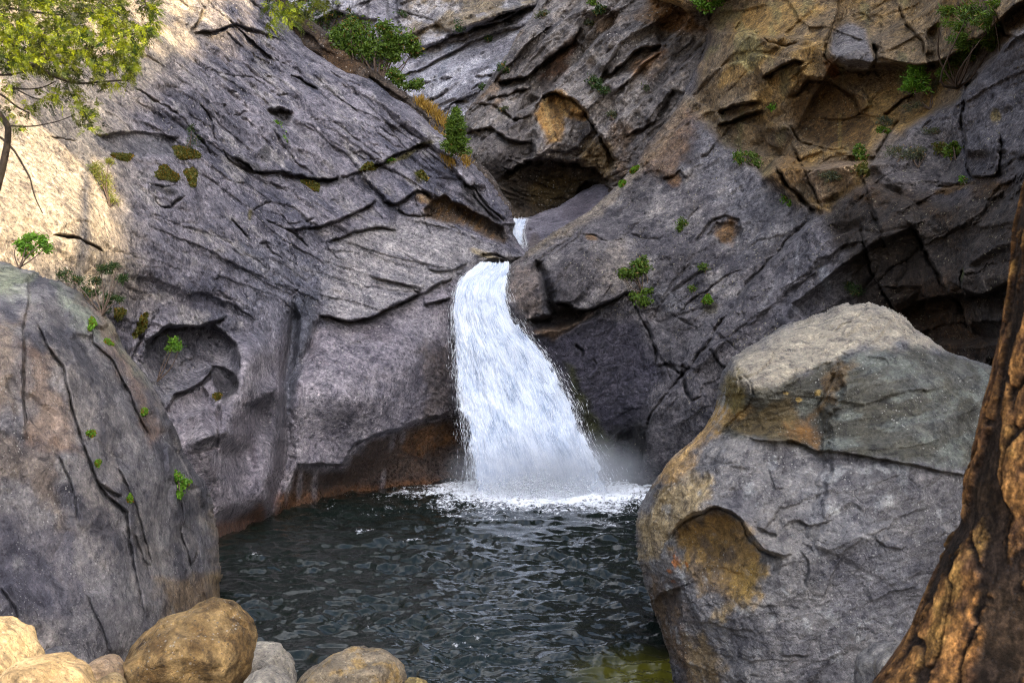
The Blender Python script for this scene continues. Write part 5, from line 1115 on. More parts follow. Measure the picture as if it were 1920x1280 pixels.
# ================================================================== leaning pine at the right: trunk with plated bark
def pine():
    E = np.array([(-700, 2110), (-400, 2050), (0, 1985), (200, 1955), (350, 1924), (420, 1908), (480, 1903), (560, 1893), (620, 1885), (680, 1872), (740, 1858), (800, 1843), (860, 1830), (900, 1817), (950, 1812), (1000, 1798), (1050, 1772), (1100, 1755), (1150, 1735), (1200, 1716), (1240, 1694), (1280, 1668), (1400, 1580), (1560, 1490)], float)
    d0 = 4.3
    nh, na = int(820 / Q), int(520 / Q)
    y = np.concatenate([np.linspace(-700, 330, 40), np.linspace(335, 1300, nh), np.linspace(1305, 1560, 24)])
    th = np.linspace(0, 2 * np.pi, na, endpoint=False)
    th = th + 0.55 * np.sin(th - np.pi * 0.0) * 0          # even spacing
    e = np.interp(y, E[:, 0], E[:, 1]); ax = 2112 - y * 0.098
    rl = (ax - e) * d0 / F                                  # radius on the left side
    rr = np.interp(y, [-700, 900, 1300, 1560], [0.24, 0.36, 0.48, 0.62])
    T, Yv = np.meshgrid(th, y)
    left = 0.5 - 0.5 * np.cos(T - 0)                        # 1 at th = pi (left)
    rad = rl[:, None] * left ** 1.0 + rr[:, None] * (1 - left)
    cx = (ax - CX) / F * d0; cz = HC - (y - CY) / F * d0
    q = np.stack([np.cos(T) * 0.42, np.sin(T) * 0.42, cz[:, None] * 0.30 + 0 * T], -1)
    q = q + 0.085 * np.stack([fbm(q * 5, 5, 1, 0.6), fbm(q * 5, 5, 2, 0.6), fbm(q * 5, 5, 3, 0.6)], -1)
    # long wandering furrows that split and join, flaky plates between them
    bq = np.stack([np.cos(T) * 0.42, np.sin(T) * 0.42, cz[:, None] * 0.6 + 0 * T], -1)
    hq = np.stack([np.cos(T) * 0.42, np.sin(T) * 0.42, cz[:, None] + 0 * T], -1)
    wp = np.stack([fbm(hq * 3.2, 4, 1, 0.6), fbm(hq * 3.2, 4, 2, 0.6), 0 * T], -1) * 0.07
    f1 = np.abs(gn((hq + wp) * np.array([4.6, 4.6, 0.85]), 61)); f2 = np.abs(gn((hq + wp) * np.array([8.5, 8.5, 2.4]) + 7, 63))
    fur = np.minimum(f1 / 0.27, f2 / 0.14 + 0.22)
    flake = fbm(bq * 18, 5, 9, 0.65); fl2 = fbm(bq * 5, 4, 12); plate = fbm(hq * np.array([5, 5, 1.6]) + 3, 2, 65) + 0.5
    fur = fur + 0.5 * flake + 0.15 * fl2
    lift = sstep(0.5, 0.95, fur)
    nn = fbm(bq * np.array([9, 9, 13.]), 5, 15, 0.6); steps = np.floor((nn + plate) * 5) / 5
    h = 0.020 * lift + 0.003 * fl2 + 0.004 * flake + 0.004 * steps * lift
    R_ = rad + h - 0.03
    P = np.stack([cx[:, None] + np.cos(T) * R_, d0 + np.sin(T) * R_, cz[:, None] + 0 * T], -1)
    a_, b_ = np.array((0.28, 0.145, 0.05)), np.array((0.10, 0.052, 0.026))
    C = b_ + (a_ - b_) * sstep(-0.25, 0.3, flake + 0.5 * (plate - 0.5))[..., None]
    C = mixc(C.astype(np.float32), (0.55, 0.33, 0.10), sstep(0.15, 0.4, fbm(bq * np.array([7, 7, 9.]) + 3, 4, 17)) * 0.6)
    C = mixc(C, (0.07, 0.04, 0.025), sstep(0.12, 0.4, fbm(bq * 9 + 8, 5, 19, 0.6)) * 0.75)
    C = mixc(C, (0.022, 0.016, 0.013), (1 - sstep(0.55, 1.05, fur)) * 0.98)
    fib = fbm(hq * np.array([34, 34, 7.0]) + wp * 60, 5, 67, 0.65)
    C = C * (0.45 + 1.1 * sstep(-0.25, 0.3, fib))[..., None]
    idx = np.arange(T.size).reshape(T.shape); nx = np.roll(idx, -1, axis=1)
    f = np.stack([idx[:-1], idx[1:], nx[1:], nx[:-1]], -1).reshape(-1, 4)
    m = rock_material('pine_bark', grain=60.0, speck=0.0, bump=0.8)
    m.node_tree.nodes['Principled BSDF'].inputs['Specular IOR Level'].default_value = 0.12
    root = empty('pine_tree', Vector((float(cx[-1]), d0, float(cz[-1]))))
    tag(root, 'thick leaning pine with orange plated bark at the right edge', 'tree')
    mesh_obj('trunk', P.reshape(-1, 3), f, m, root, attrs={'Col': C.reshape(-1, 3), 'Wet': np.zeros(T.size)})
    # stem bends up out of frame; unseen clumps placed to cast shade and dapples
    zt = np.linspace(cz[0], 30.5, 30); tt = np.linspace(0, 2 * np.pi, 17)[:-1]
    k = (zt - zt[0]) / (zt[-1] - zt[0])
    x0 = (2195 - CX) / F * d0; sx = x0 + 0.1 * k * 6 + 2.9 * k ** 1.5; sy = d0 + 2.2 * k ** 1.3; sr = 0.24 * (1 - 0.75 * k)
    vv = np.stack([sx[:, None] + np.cos(tt) * sr[:, None], sy[:, None] + np.sin(tt) * sr[:, None], zt[:, None] + 0 * tt], -1).reshape(-1, 3)
    ii = np.arange(30 * 16).reshape(30, 16); jj = np.roll(ii, -1, 1)
    mesh_obj('stem', vv, np.stack([ii[:-1], jj[:-1], jj[1:], ii[1:]], -1).reshape(-1, 4), m, root, attrs={'Col': np.tile(np.array([0.2, 0.09, 0.03]), (480, 1)), 'Wet': np.zeros(480)})
    rg = np.random.default_rng(8); cs = []
    for a_, b2_, c_, rad_, n in [(6.9, 22.4, 15, .55, 260), (7.6, 22.2, 16, .6, 200), (8.4, 26.8, 16, .7, 150), (10.1, 28.4, 16, .7, 200), (12.0, 30.4, 17, .7, 200), (5.6, 21.4, 15, .5, 120), (13.6, 30.3, 16, .6, 220), (11.4, 28.6, 15, .4, 90), (15.2, 32.2, 16, .5, 140), (3.9, 4.6, 9.5, .3, 130), (4.1, 5.4, 9.5, .25, 80), (3.7, 3.6, 9.0, .25, 100), (4.2, 4.9, 9.2, .2, 60)]:
        cs.append(e1 * a_ + e2 * b2_ + sun_dir * c_ + rg.normal(size=(n, 3)) * rad_ * 0.6)
    c = np.concatenate(cs); n = len(c)
    t1 = rg.normal(size=(n, 3)) * 0.09; t2 = rg.normal(size=(n, 3)) * 0.045
    vs = np.stack([c - t1 - t2, c + t1 - t2, c + t1 + t2, c - t1 + t2], 1).reshape(-1, 3)
    mesh_obj('crown', vs, np.arange(n * 4).reshape(-1, 4), plain_material('dapple_needles', (0.07, 0.10, 0.025), 0.7), root)
pine()
# ================================================================== plants
def leaf_material(name, rough=0.5, trans=0.35):
    m, nt, b = newmat(name); Lk = nt.links.new
    at = N(nt, 'ShaderNodeAttribute', attribute_name='Col')
    Lk(at.outputs['Color'], b.inputs['Base Color']); b.inputs['Roughness'].default_value = rough
    b.inputs['Specular IOR Level'].default_value = 0.3
    tr = nt.nodes.new('ShaderNodeBsdfTranslucent'); Lk(mixrgb(nt, 'MULTIPLY', 1.0, at.outputs['Color'], (1.3, 1.25, 0.5)), tr.inputs[0])
    mx = nt.nodes.new('ShaderNodeMixShader'); mx.inputs[0].default_value = trans
    Lk(b.outputs[0], mx.inputs[1]); Lk(tr.outputs[0], mx.inputs[2]); Lk(mx.outputs[0], nt.nodes['Material Output'].inputs[0])
    return m
M_leaf = leaf_material('leaf')
M_wood = plain_material('twig_bark', (0.085, 0.06, 0.045), 0.9, 0.5, 30.0, 0.5)
M_wood_d = plain_material('dark_bark', (0.016, 0.012, 0.010), 0.9, 0.5, 30.0, 0.5)
M_moss = rock_material('moss', grain=30.0, speck=0.0, bump=1.0, vein=0.0)

def tubes(paths, nseg=6):
    """paths: list of (points (n,3), radii (n)) -> verts, quads"""
    V, Fc, b = [], [], 0
    for pts, rad in paths:
        pts = np.asarray(pts, float); rad = np.asarray(rad, float); n = len(pts)
        t = np.gradient(pts, axis=0); t /= np.maximum(np.linalg.norm(t, axis=1)[:, None], 1e-9)
        up = np.tile(np.array([0.31, -0.9, 0.27]), (n, 1))
        s = np.cross(t, up); s /= np.maximum(np.linalg.norm(s, axis=1)[:, None], 1e-9); u = np.cross(s, t)
        a = np.linspace(0, 2 * np.pi, nseg, endpoint=False)
        v = pts[:, None] + rad[:, None, None] * (np.cos(a)[None, :, None] * s[:, None] + np.sin(a)[None, :, None] * u[:, None])
        ii = b + np.arange(n * nseg).reshape(n, nseg); jj = np.roll(ii, -1, 1)
        V.append(v.reshape(-1, 3)); Fc.append(np.stack([ii[:-1], jj[:-1], jj[1:], ii[1:]], -1).reshape(-1, 4)); b += n * nseg
    return np.concatenate(V), np.concatenate(Fc)

def smooth_path(pts, n):
    pts = np.asarray(pts, float); t = np.linspace(0, len(pts) - 1, n)
    out = np.stack([np.interp(t, np.arange(len(pts)), pts[:, k]) for k in range(pts.shape[1])], -1)
    for _ in range(2): out[1:-1] = 0.25 * out[:-2] + 0.5 * out[1:-1] + 0.25 * out[2:]
    return out

def quads(c, ax, sd, ln, wd):
    """pointed leaves: centre line ax, width direction sd"""
    a = c - ax * ln[:, None] * 0.5; e = c + ax * ln[:, None] * 0.5
    m = c + ax * ln[:, None] * 0.05
    return np.stack([a, m - sd * wd[:, None] * 0.5, e, m + sd * wd[:, None] * 0.5], 1).reshape(-1, 3)

def unit(v): return v / np.maximum(np.linalg.norm(v, axis=-1, keepdims=True), 1e-9)

def leaf_colors(r, n, lo, hi, dead=0.0, deadc=(0.25, 0.15, 0.05)):
    t = r.random(n)[:, None]; c = np.asarray(lo) * (1 - t) + np.asarray(hi) * t
    c = c * (0.75 + 0.5 * r.random(n)[:, None])
    k = r.random(n) < dead; c[k] = np.asarray(deadc) * (0.6 + 0.7 * r.random(k.sum())[:, None])
    return np.repeat(c, 4, 0)

PAL = {'green': ((0.035, 0.075, 0.010), (0.12, 0.19, 0.025)), 'dark': ((0.016, 0.038, 0.012), (0.055, 0.095, 0.026)), 'gray': ((0.045, 0.055, 0.035), (0.12, 0.135, 0.075)),
       'yellow': ((0.12, 0.15, 0.025), (0.28, 0.29, 0.06)), 'bright': ((0.06, 0.15, 0.012), (0.16, 0.32, 0.035)), 'olive': ((0.05, 0.06, 0.012), (0.13, 0.13, 0.03)), 'gold': ((0.25, 0.15, 0.03), (0.45, 0.30, 0.08))}

def bush(name, label, surf, base, clumps, pal, leaf=9.0, dens=1.0, stems=5, cat='shrub', group=None, seed=0, needle=False, dead=0.04, stand=None):
    """base: photo pixel of the root on a rock; clumps: (px, py, rx, ry) of leaf masses; leaf size in px"""
    r = np.random.default_rng(1000 + seed)
    P = surf.at(*base) if surf is not None else wv(base[0], base[1], stand)
    d = P.y; u = d / F
    root = empty(name, P); tag(root, label, cat, group)
    C, Cn = [], []
    paths = []
    for (x, y, rx, ry) in clumps:
        if surf is not None:
            q = surf.at(x, y); dq = min(q.y, d + 0.3) - 0.6 * rx * u
        else: dq = d - 0.2 * rx * u * r.random()
        cen = W(x, y, dq); sub = max(4, int(0.016 * rx * ry * 0.9 + 4))
        sc_ = r.normal(size=(sub, 3)); sc_ = unit(sc_) * (r.random((sub, 1)) ** 0.4) * 0.82
        for s_ in sc_:
            pc = cen + s_ * np.array([rx, 0.8 * min(rx, ry), ry]) * u
            n = int(dens * 56 * r.uniform(0.6, 1.3)); rs = (0.26 if sub > 6 else 0.42) * min(rx, ry) * u
            off = r.normal(size=(n, 3)) * rs * np.array([1.15, 1, 0.8])
            C.append(pc + off); Cn.append(unit(off + 0.3 * rs * r.normal(size=(n, 3)) + np.array([0, 0, rs * 0.4])))
        for k in range(max(1, stems // len(clumps))):
            e_ = cen + r.normal(size=3) * np.array([rx, rx * .5, ry]) * u * 0.35
            mid = (np.array(P) + e_) / 2 + r.normal(size=3) * 0.12 * np.linalg.norm(e_ - np.array(P))
            pp = smooth_path([np.array(P), mid, e_], 8); w0 = (1.0 + 0.05 * rx) * u
            paths.append((pp, np.linspace(w0, w0 * 0.35, 8)))
    C = np.concatenate(C); Cn = np.concatenate(Cn); n = len(C)
    rv = unit(r.normal(size=(n, 3)))
    ax = unit(Cn * (0.9 if needle else 0.35) + rv * 0.8); sd = unit(np.cross(ax, unit(r.normal(size=(n, 3)))))
    ln = leaf * u * 0.74 * (0.6 + 0.8 * r.random(n)); wd = ln * (0.16 if needle else 0.5)
    v = quads(C, ax, sd, ln, wd)
    mesh_obj('foliage', v, np.arange(n * 4).reshape(-1, 4), M_leaf, root, attrs={'Col': leaf_colors(r, n, *PAL[pal], dead=dead)})
    if paths:
        tv, tf = tubes(paths, 5); mesh_obj('stem', tv, tf, M_wood, root)
    return root

def conifer(label, surf, base, h, w, pal, seed=0, lean=0.0, name='conifer', cat='tree', group=None, whorls=13):
    r = np.random.default_rng(2000 + seed); P = surf.at(*base); P = P - (P - Vector((0, 0, HC))).normalized() * 1.1; d = P.y; u = d / F
    root = empty(name, P); tag(root, label, cat, group); P = np.array(P)
    H_, Rm = h * u, w * u * 0.5
    top = P + np.array([lean * u, -0.3 * Rm, H_])
    tr = [(smooth_path([P, (P + top) / 2, top], 8), np.linspace(0.035 * H_, 0.006 * H_, 8))]
    C, A = [], []
    for k in range(whorls):
        t = 0.10 + 0.88 * k / (whorls - 1); y0 = P * (1 - t) + top * t; R_ = Rm * (1 - t) ** 0.8 * r.uniform(0.6, 1.3) + 0.05 * Rm
        for j in range(8):
            a = 2 * np.pi * (j + r.random()) / 8; dr = np.array([math.cos(a), math.sin(a), r.uniform(-0.15, 0.45)])
            e_ = y0 + dr * R_ * r.uniform(0.75, 1.15)
            n = int(34 * (0.4 + R_ / Rm)); tt = r.random(n) ** 0.7
            C.append(y0 + (e_ - y0) * tt[:, None] + r.normal(size=(n, 3)) * 0.10 * Rm); A.append(unit(dr + 0.7 * r.normal(size=(n, 3)) + np.array([0, 0, 0.25])))
            if j % 2 == 0: tr.append((smooth_path([y0, (y0 + e_) / 2 + np.array([0, 0, -0.04 * Rm]), e_], 5), np.linspace(0.010 * H_, 0.003 * H_, 5)))
    C = np.concatenate(C); A = np.concatenate(A); n = len(C)
    sd = unit(np.cross(A, r.normal(size=(n, 3)))); ln = Rm * (0.22 + 0.2 * r.random(n))
    v = quads(C, A, sd, ln, ln * 0.26)
    tv, tf = tubes(tr, 6); mesh_obj('trunk', tv, tf, M_wood, root)
    mesh_obj('crown', v, np.arange(n * 4).reshape(-1, 4), M_leaf, root, attrs={'Col': leaf_colors(r, n, *PAL[pal], dead=0.01)})
    return root

def moss(label, surf, c, rx, ry, rot, pal, seed=0, name='moss_clump', cat='moss', lift=0.35):
    """a cushion lying on the stone, its fuzz of short shoots part of it"""
    r = np.random.default_rng(3000 + seed); P = surf.at(*c); d = P.y; u = d / F
    n = int(460 + 2.2 * rx * ry); a = r.random(n) * 2 * np.pi; q = np.sqrt(r.random(n)) * (0.8 + 0.35 * np.sin(3 * a + seed) * 0.6)
    cr, sr = math.cos(math.radians(rot)), math.sin(math.radians(rot))
    X = q * np.cos(a) * rx; Y_ = q * np.sin(a) * ry
    px, py = c[0] + X * cr - Y_ * sr, c[1] + X * sr + Y_ * cr
    pts = np.array([surf.at(x, y)[:] for x, y in zip(px, py)])
    hgt = lift * min(rx, ry) * u * np.sqrt(np.clip(1 - q ** 2, 0, 1)) * (0.7 + 0.6 * r.random(n))
    pts = pts + np.array([0, -1.0, 0.25]) * hgt[:, None]
    ax = unit(r.normal(size=(n, 3)) + np.array([0, -0.5, 0.5])); sd = unit(np.cross(ax, r.normal(size=(n, 3))))
    ln = u * (6.5 + 5 * r.random(n)); v = quads(pts, ax, sd, ln, ln * 0.6)
    o = mesh_obj(name, v, np.arange(n * 4).reshape(-1, 4), M_leaf, attrs={'Col': leaf_colors(r, n, *PAL[pal], dead=0.18, deadc=(0.20, 0.11, 0.015))}, origin=np.array(P))
    return tag(o, label, cat)

def grass(surf, line, n, hpx, pal, seed, name='dry_grass'):
    r = np.random.default_rng(4000 + seed); p = smooth_path(line, 40); t = r.integers(0, 40, n)
    px = p[t, 0] + r.normal(size=n) * 4; py = p[t, 1] + r.normal(size=n) * 4
    pts = np.array([surf.at(x, y)[:] for x, y in zip(px, py)]); u = pts[:, 1] / F
    ax = unit(np.stack([0.5 * r.normal(size=n) + 0.3, 0.4 * r.normal(size=n) - 0.4, np.ones(n)], -1)); sd = unit(np.cross(ax, r.normal(size=(n, 3))))
    ln = hpx * u * (0.5 + r.random(n)); v = quads(pts + ax * ln[:, None] * 0.4, ax, sd, ln, ln * 0.12)
    o = mesh_obj(name, v, np.arange(n * 4).reshape(-1, 4), M_leaf, attrs={'Col': leaf_colors(r, n, *PAL[pal], dead=0.1)}); tag(o, kind='stuff')

# --- crest of the left slabs
bush('bush', 'large rounded green bush on the crest of the left slab, high above the fall', L, (712, 158), [(640, 72, 32, 26), (672, 60, 34, 26), (700, 88, 42, 34), (725, 66, 36, 26), (752, 84, 34, 24), (776, 96, 14, 12), (662, 96, 32, 18), (735, 104, 34, 16)], 'green', 9, 1.2, 16, seed=1)
bush('bush', 'small green bush trailing down the crest just below the large rounded bush', L, (745, 185), [(738, 140, 18, 16), (752, 155, 16, 16), (772, 166, 16, 14), (782, 160, 10, 10)], 'green', 8, 1.0, 6, seed=2)
bush('bush', 'twiggy gray brown bush on the crest between the green bush and the dry grass', L, (748, 184), [(733, 165, 18, 14), (750, 178, 16, 10)], 'gray', 8, 0.7, 12, seed=3, needle=True, dead=0.2)
bush('bush', 'thin dark bush in shade at the top edge behind the brown rim', Fr, (612, 84), [(585, 22, 26, 22), (610, 40, 22, 26), (632, 22, 16, 16), (655, 26, 8, 10)], 'dark', 7, 0.6, 9, seed=4, dead=0.1)
conifer('young bushy conifer standing at the lower end of the slab crest', L, (856, 290), 84, 58, 'green', seed=1, whorls=16)
grass(B1, [(782, 192), (800, 206), (820, 222), (838, 240)], 700, 14, 'gold', 1)
grass(B1, [(806, 245), (820, 258), (836, 268)], 320, 12, 'gold', 2)
grass(L, [(832, 290), (840, 300), (848, 310)], 420, 12, 'gold', 3); grass(L, [(862, 288), (872, 300), (880, 306)], 200, 11, 'gold', 4)
# --- face of the left slabs
bush('shrub', 'yellow green feathery shrub leaning on the sunlit edge of the slab', L, (208, 388), [(182, 312, 18, 18), (190, 335, 22, 20), (202, 355, 18, 18), (210, 375, 10, 9), (205, 302, 8, 8)], 'yellow', 9, 1.0, 8, seed=5, needle=True)
bush('sapling', 'wispy dark sapling rooted in the crack above the moss cushions', L, (348, 284), [(358, 240, 6, 14), (362, 262, 11, 14), (352, 275, 10, 7)], 'dark', 8, 0.5, 4, seed=6, needle=True)
bush('herb', 'small leafy herb under the dark block recess high on the slab', L, (530, 272), [(520, 232, 6, 6), (526, 244, 8, 7), (533, 260, 5, 8)], 'bright', 7, 0.45, 3, 'plant', seed=7)
bush('herb', 'bright green clump growing in the long crack at the middle of the slab', L, (738, 306), [(733, 302, 12, 6)], 'bright', 6, 0.9, 2, 'plant', seed=8)
moss('green and brown moss cushion, lowest and largest of three below the sapling', L, (312, 328), 26, 15, 15, 'olive', 1)
moss('moss cushion directly at the root of the wispy dark sapling', L, (348, 288), 30, 12, 12, 'olive', 2)
moss('moss cushion hanging over the edge right of the largest moss cushion', L, (358, 332), 14, 20, -10, 'olive', 3)
moss('thin dark moss strip at the foot of the recessed gray face', L, (234, 292), 22, 6, 8, 'olive', 4)
moss('mossy tuft alone on the slab below the dark overhanging blocks', L, (588, 344), 22, 8, 22, 'olive', 5)
moss('rusty moss clump at the left end of the long crack', L, (692, 314), 15, 7, -10, 'olive', 6)
moss('small green moss strip on the broken edge under the slab crack', L, (792, 328), 13, 6, 35, 'olive', 7)
moss('tall mossy tuft in the notch above the alcove arch', L, (272, 610), 9, 28, 25, 'olive', 8)
moss('dark moss knob tucked behind the edge of the cracked outcrop', L, (224, 588), 13, 12, 0, 'olive', 9)
bush('sapling', 'tiny green tree with a thin bent stem inside the rock alcove', L, (301, 712), [(324, 642, 11, 9), (332, 652, 11, 8), (318, 654, 9, 7)], 'bright', 7, 0.9, 3, seed=9)
moss('small green tuft at the mouth of the dark hole beside the alcove', L, (412, 742), 7, 6, 0, 'olive', 10)
# --- outcrop on the left
bush('sapling', 'small sunlit green sapling on top of the cracked outcrop', Oc, (36, 500), [(40, 455, 11, 16), (52, 470, 15, 17), (56, 447, 12, 12), (82, 450, 12, 10), (86, 464, 11, 12)], 'bright', 9, 0.9, 6, 'tree', seed=10, needle=False)
bush('shrub', 'feathery juniper like shrub sprawling over the shoulder of the cracked outcrop', Oc, (188, 592), [(122, 515, 16, 10), (140, 528, 16, 10), (168, 545, 20, 14), (198, 505, 16, 9), (214, 500, 12, 8), (226, 522, 14, 8), (180, 528, 16, 9), (205, 560, 14, 10), (220, 560, 16, 8), (196, 580, 10, 10)], 'dark', 13, 0.75, 14, seed=11, needle=True)
bush('fern', 'bright green fern hanging in a crack low on the outcrop beside the pool', Oc, (334, 905), [(330, 895, 9, 9), (340, 908, 12, 11), (336, 925, 6, 9)], 'bright', 9, 1.2, 2, 'fern', seed=12)
for c, rx, ry, rot, lab, sd_ in [((172, 608), 6, 14, 20, 'green moss streak in a crack near the top of the cracked outcrop', 21), ((270, 772), 5, 7, 30, 'small moss spot on the upper right edge of the outcrop', 22), ((172, 812), 9, 6, 0, 'pale green moss spot midway up the outcrop face', 23), ((183, 868), 4, 7, 40, 'moss dot in the long outcrop crack below the pale green spot', 24), ((240, 934), 5, 9, 20, 'moss tuft low on the outcrop at the same height as the fern', 25), ((206, 640), 10, 5, 20, 'orange green moss tuft under the shoulder shrub', 26)]:
    moss(lab, Oc, c, rx, ry, rot, 'bright', sd_, lift=0.3)
# --- apron and stained cliff on the right
bush('shrub', 'green shrub with hanging stems on the rock face right of the fall', R, (1206, 548), [(1198, 490, 18, 14), (1190, 510, 14, 14), (1172, 515, 11, 10), (1205, 505, 12, 12)], 'green', 8, 1.0, 9, seed=13)
bush('shrub', 'darker green shrub just below the hanging stems right of the fall', R, (1210, 578), [(1192, 556, 12, 9), (1208, 562, 14, 12), (1215, 548, 10, 8)], 'green', 8, 0.9, 4, seed=14)
bush('bush', 'dark green mossy bush on the gray apron in the middle of the right wall', R, (1276, 434), [(1281, 420, 8, 12), (1276, 430, 6, 8)], 'green', 6, 1.0, 2, seed=15)
bush('shrub', 'green shrub in the corner where the stained cliff meets the gray apron', R, (1412, 312), [(1408, 292, 16, 10), (1414, 306, 11, 9)], 'green', 7, 0.9, 4, seed=16)
bush('shrub', 'small leafy shrub left of the corner shrub on the gray apron edge', R, (1385, 305), [(1382, 290, 9, 9), (1384, 303, 9, 7)], 'green', 7, 0.7, 3, seed=17)
bush('herb', 'tiny fern like plant at the lower tip of the stained cliff', R, (1478, 382), [(1472, 372, 11, 9), (1482, 380, 8, 6)], 'bright', 6, 0.8, 2, 'plant', seed=18)
bush('herb', 'small bright plant under the overhanging stained block', R, (1452, 212), [(1451, 203, 8, 9)], 'bright', 6, 0.9, 1, 'plant', seed=19)
conifer('dense bright green conifer growing on a ledge high on the stained cliff', R, (1716, 178), 80, 52, 'bright', seed=2, whorls=16)
bush('pine', 'sprawling dark pine hanging over the top right corner of the cliff', R, (1795, 165), [(1830, 20, 34, 22), (1800, 45, 34, 20), (1850, 40, 26, 18), (1840, 70, 36, 18), (1800, 80, 32, 16), (1860, 85, 18, 12), (1820, 105, 34, 14), (1790, 118, 28, 16), (1775, 140, 18, 14), (1860, 10, 24, 14), (1780, 22, 18, 16)], 'green', 15, 0.9, 16, 'tree', seed=20, needle=True)
bush('shrub', 'gray green shrub on the ledge right under the bright conifer', R, (1745, 205), [(1725, 195, 20, 9), (1752, 155, 16, 9), (1745, 170, 14, 8), (1700, 205, 16, 8)], 'gray', 8, 0.6, 6, seed=21, needle=True)
for x, y, rx, ry, pal, lab in [(1660, 228, 20, 11, 'gray', 'small gray green shrub at the top of the broken ledge, left of the conifer root'), (1655, 243, 16, 8, 'green', 'low green shrub at the bottom of the dark corner by the ledge'), (1612, 285, 15, 15, 'green', 'round green shrub at the right end of the pale stained block'), (1618, 318, 16, 14, 'olive', 'olive shrub hanging below the round green shrub'), (1682, 285, 18, 18, 'gray', 'gray green shrub, leftmost of the row on the broken ledge'), (1722, 288, 24, 20, 'gray', 'largest gray green shrub in the middle of the ledge row'), (1752, 245, 22, 10, 'gray', 'thin gray shrub on the slope above the ledge row'), (1765, 280, 18, 12, 'olive', 'olive brown shrub in the ledge row, second from its right end'), (1788, 280, 16, 18, 'green', 'green shrub at the right end of the ledge row beside the big smooth rock'), (1560, 330, 22, 12, 'gray', 'dark gray shrub creeping under the pale stained block')]:
    bush('shrub', lab, R, (x, y + ry), [(x - rx * .3, y, rx * .7, ry * .8), (x + rx * .35, y + 2, rx * .65, ry * .75), (x, y - ry * .3, rx * .5, ry * .5)], pal, 9, 0.75, 5, seed=int(x), needle=pal == 'gray', dead=0.08, group='shrubs on the cliff ledges')
bush('herb', 'small green plant by the dead stalks on the lower right ledge', R, (1808, 345), [(1806, 337, 8, 7)], 'bright', 6, 0.8, 1, 'plant', seed=31)
bush('fern', 'dark fern in the seam above the huge boulder', R, (1600, 555), [(1592, 535, 14, 8), (1606, 545, 10, 12)], 'dark', 9, 0.9, 2, 'fern', seed=32, needle=True)
moss('flat green moss patch on the gray slope left of the huge boulder', R, (1326, 562), 9, 9, 0, 'bright', 31)
for x, y, rx, ry, lab, pal in [(1322, 500, 9, 12, 'faint green plant on the gray slope above the flat moss patch', 'green'), (1300, 540, 7, 8, 'small plant left of the flat moss patch', 'green')]:
    bush('herb', lab, R, (x, y + ry), [(x, y, rx, ry)], pal, 6, 0.6, 1, 'plant', seed=int(x))
moss('bright moss strip on the apron crest halfway down towards the hollow', R, (1190, 320), 9, 4, -45, 'bright', 32, lift=0.5)
moss('bright moss spot on the apron crest, lowest one above the stream floor', R, (1168, 346), 7, 3, -40, 'bright', 33, lift=0.5)
bush('shrub', 'bright green shrub at the top edge where back wall and stained cliff meet', R, (1332, 24), [(1322, 12, 16, 10), (1345, 6, 16, 12), (1310, 4, 12, 8)], 'bright', 7, 0.8, 4, seed=33)
bush('bush', 'dark bush wedged between the back wall and the stained cliff', R, (1300, 92), [(1290, 66, 16, 12), (1305, 72, 14, 12), (1282, 82, 12, 8)], 'dark', 7, 1.0, 6, seed=34)
# --- back wall
for x, y, rx, ry, pal, lab in [(1115, 150, 15, 12, 'dark', 'dark bush in the middle of the back wall above the ochre patch'), (1128, 165, 14, 10, 'dark', 'dark bush clinging right beside the middle bush of the back wall'), (1152, 216, 14, 9, 'gray', 'gray shrub on the seam right of the ochre patch'), (1022, 28, 13, 10, 'gray', 'gray shrub near the top edge on the left shoulder of the back wall'), (1125, 18, 10, 14, 'dark', 'narrow dark shrub at the top edge of the back wall'), (1110, 4, 10, 7, 'green', 'green shrub touching the top edge of the photo over the back wall'), (942, 128, 12, 14, 'dark', 'dark shrub on the left edge of the back wall, against the far wall'), (906, 162, 9, 5, 'dark', 'tiny dark shrub below the left edge of the back wall'), (938, 202, 12, 5, 'gray', 'flat gray shrub on the left flank of the back wall'), (1105, 42, 9, 6, 'gray', 'small gray shrub under the narrow dark shrub'), (1210, 162, 8, 6, 'gray', 'tiny gray shrub on the right part of the back wall')]:
    bush('shrub', lab, Bk, (x, y + ry), [(x - rx * .3, y, rx * .7, ry * .8), (x + rx * .35, y + 2, rx * .65, ry * .8)], pal, 7, 0.8, 4, seed=int(x + y), dead=0.06, group='shrubs on the back wall')
for x, y, rx, ry, lab in [(665, 30, 10, 12, 'small dark pine like bush high on the far wall'), (755, 25, 10, 8, 'thin green tuft on the far wall right of the dark bush'), (860, 50, 8, 14, 'green streak of plants in a gully of the far wall'), (915, 74, 6, 6, 'green tuft on the pale face of the far wall')]:
    bush('bush', lab, Fr, (x, y + ry), [(x, y, rx, ry)], 'dark', 6, 0.6, 2, seed=int(x + y), group='plants on the far wall')

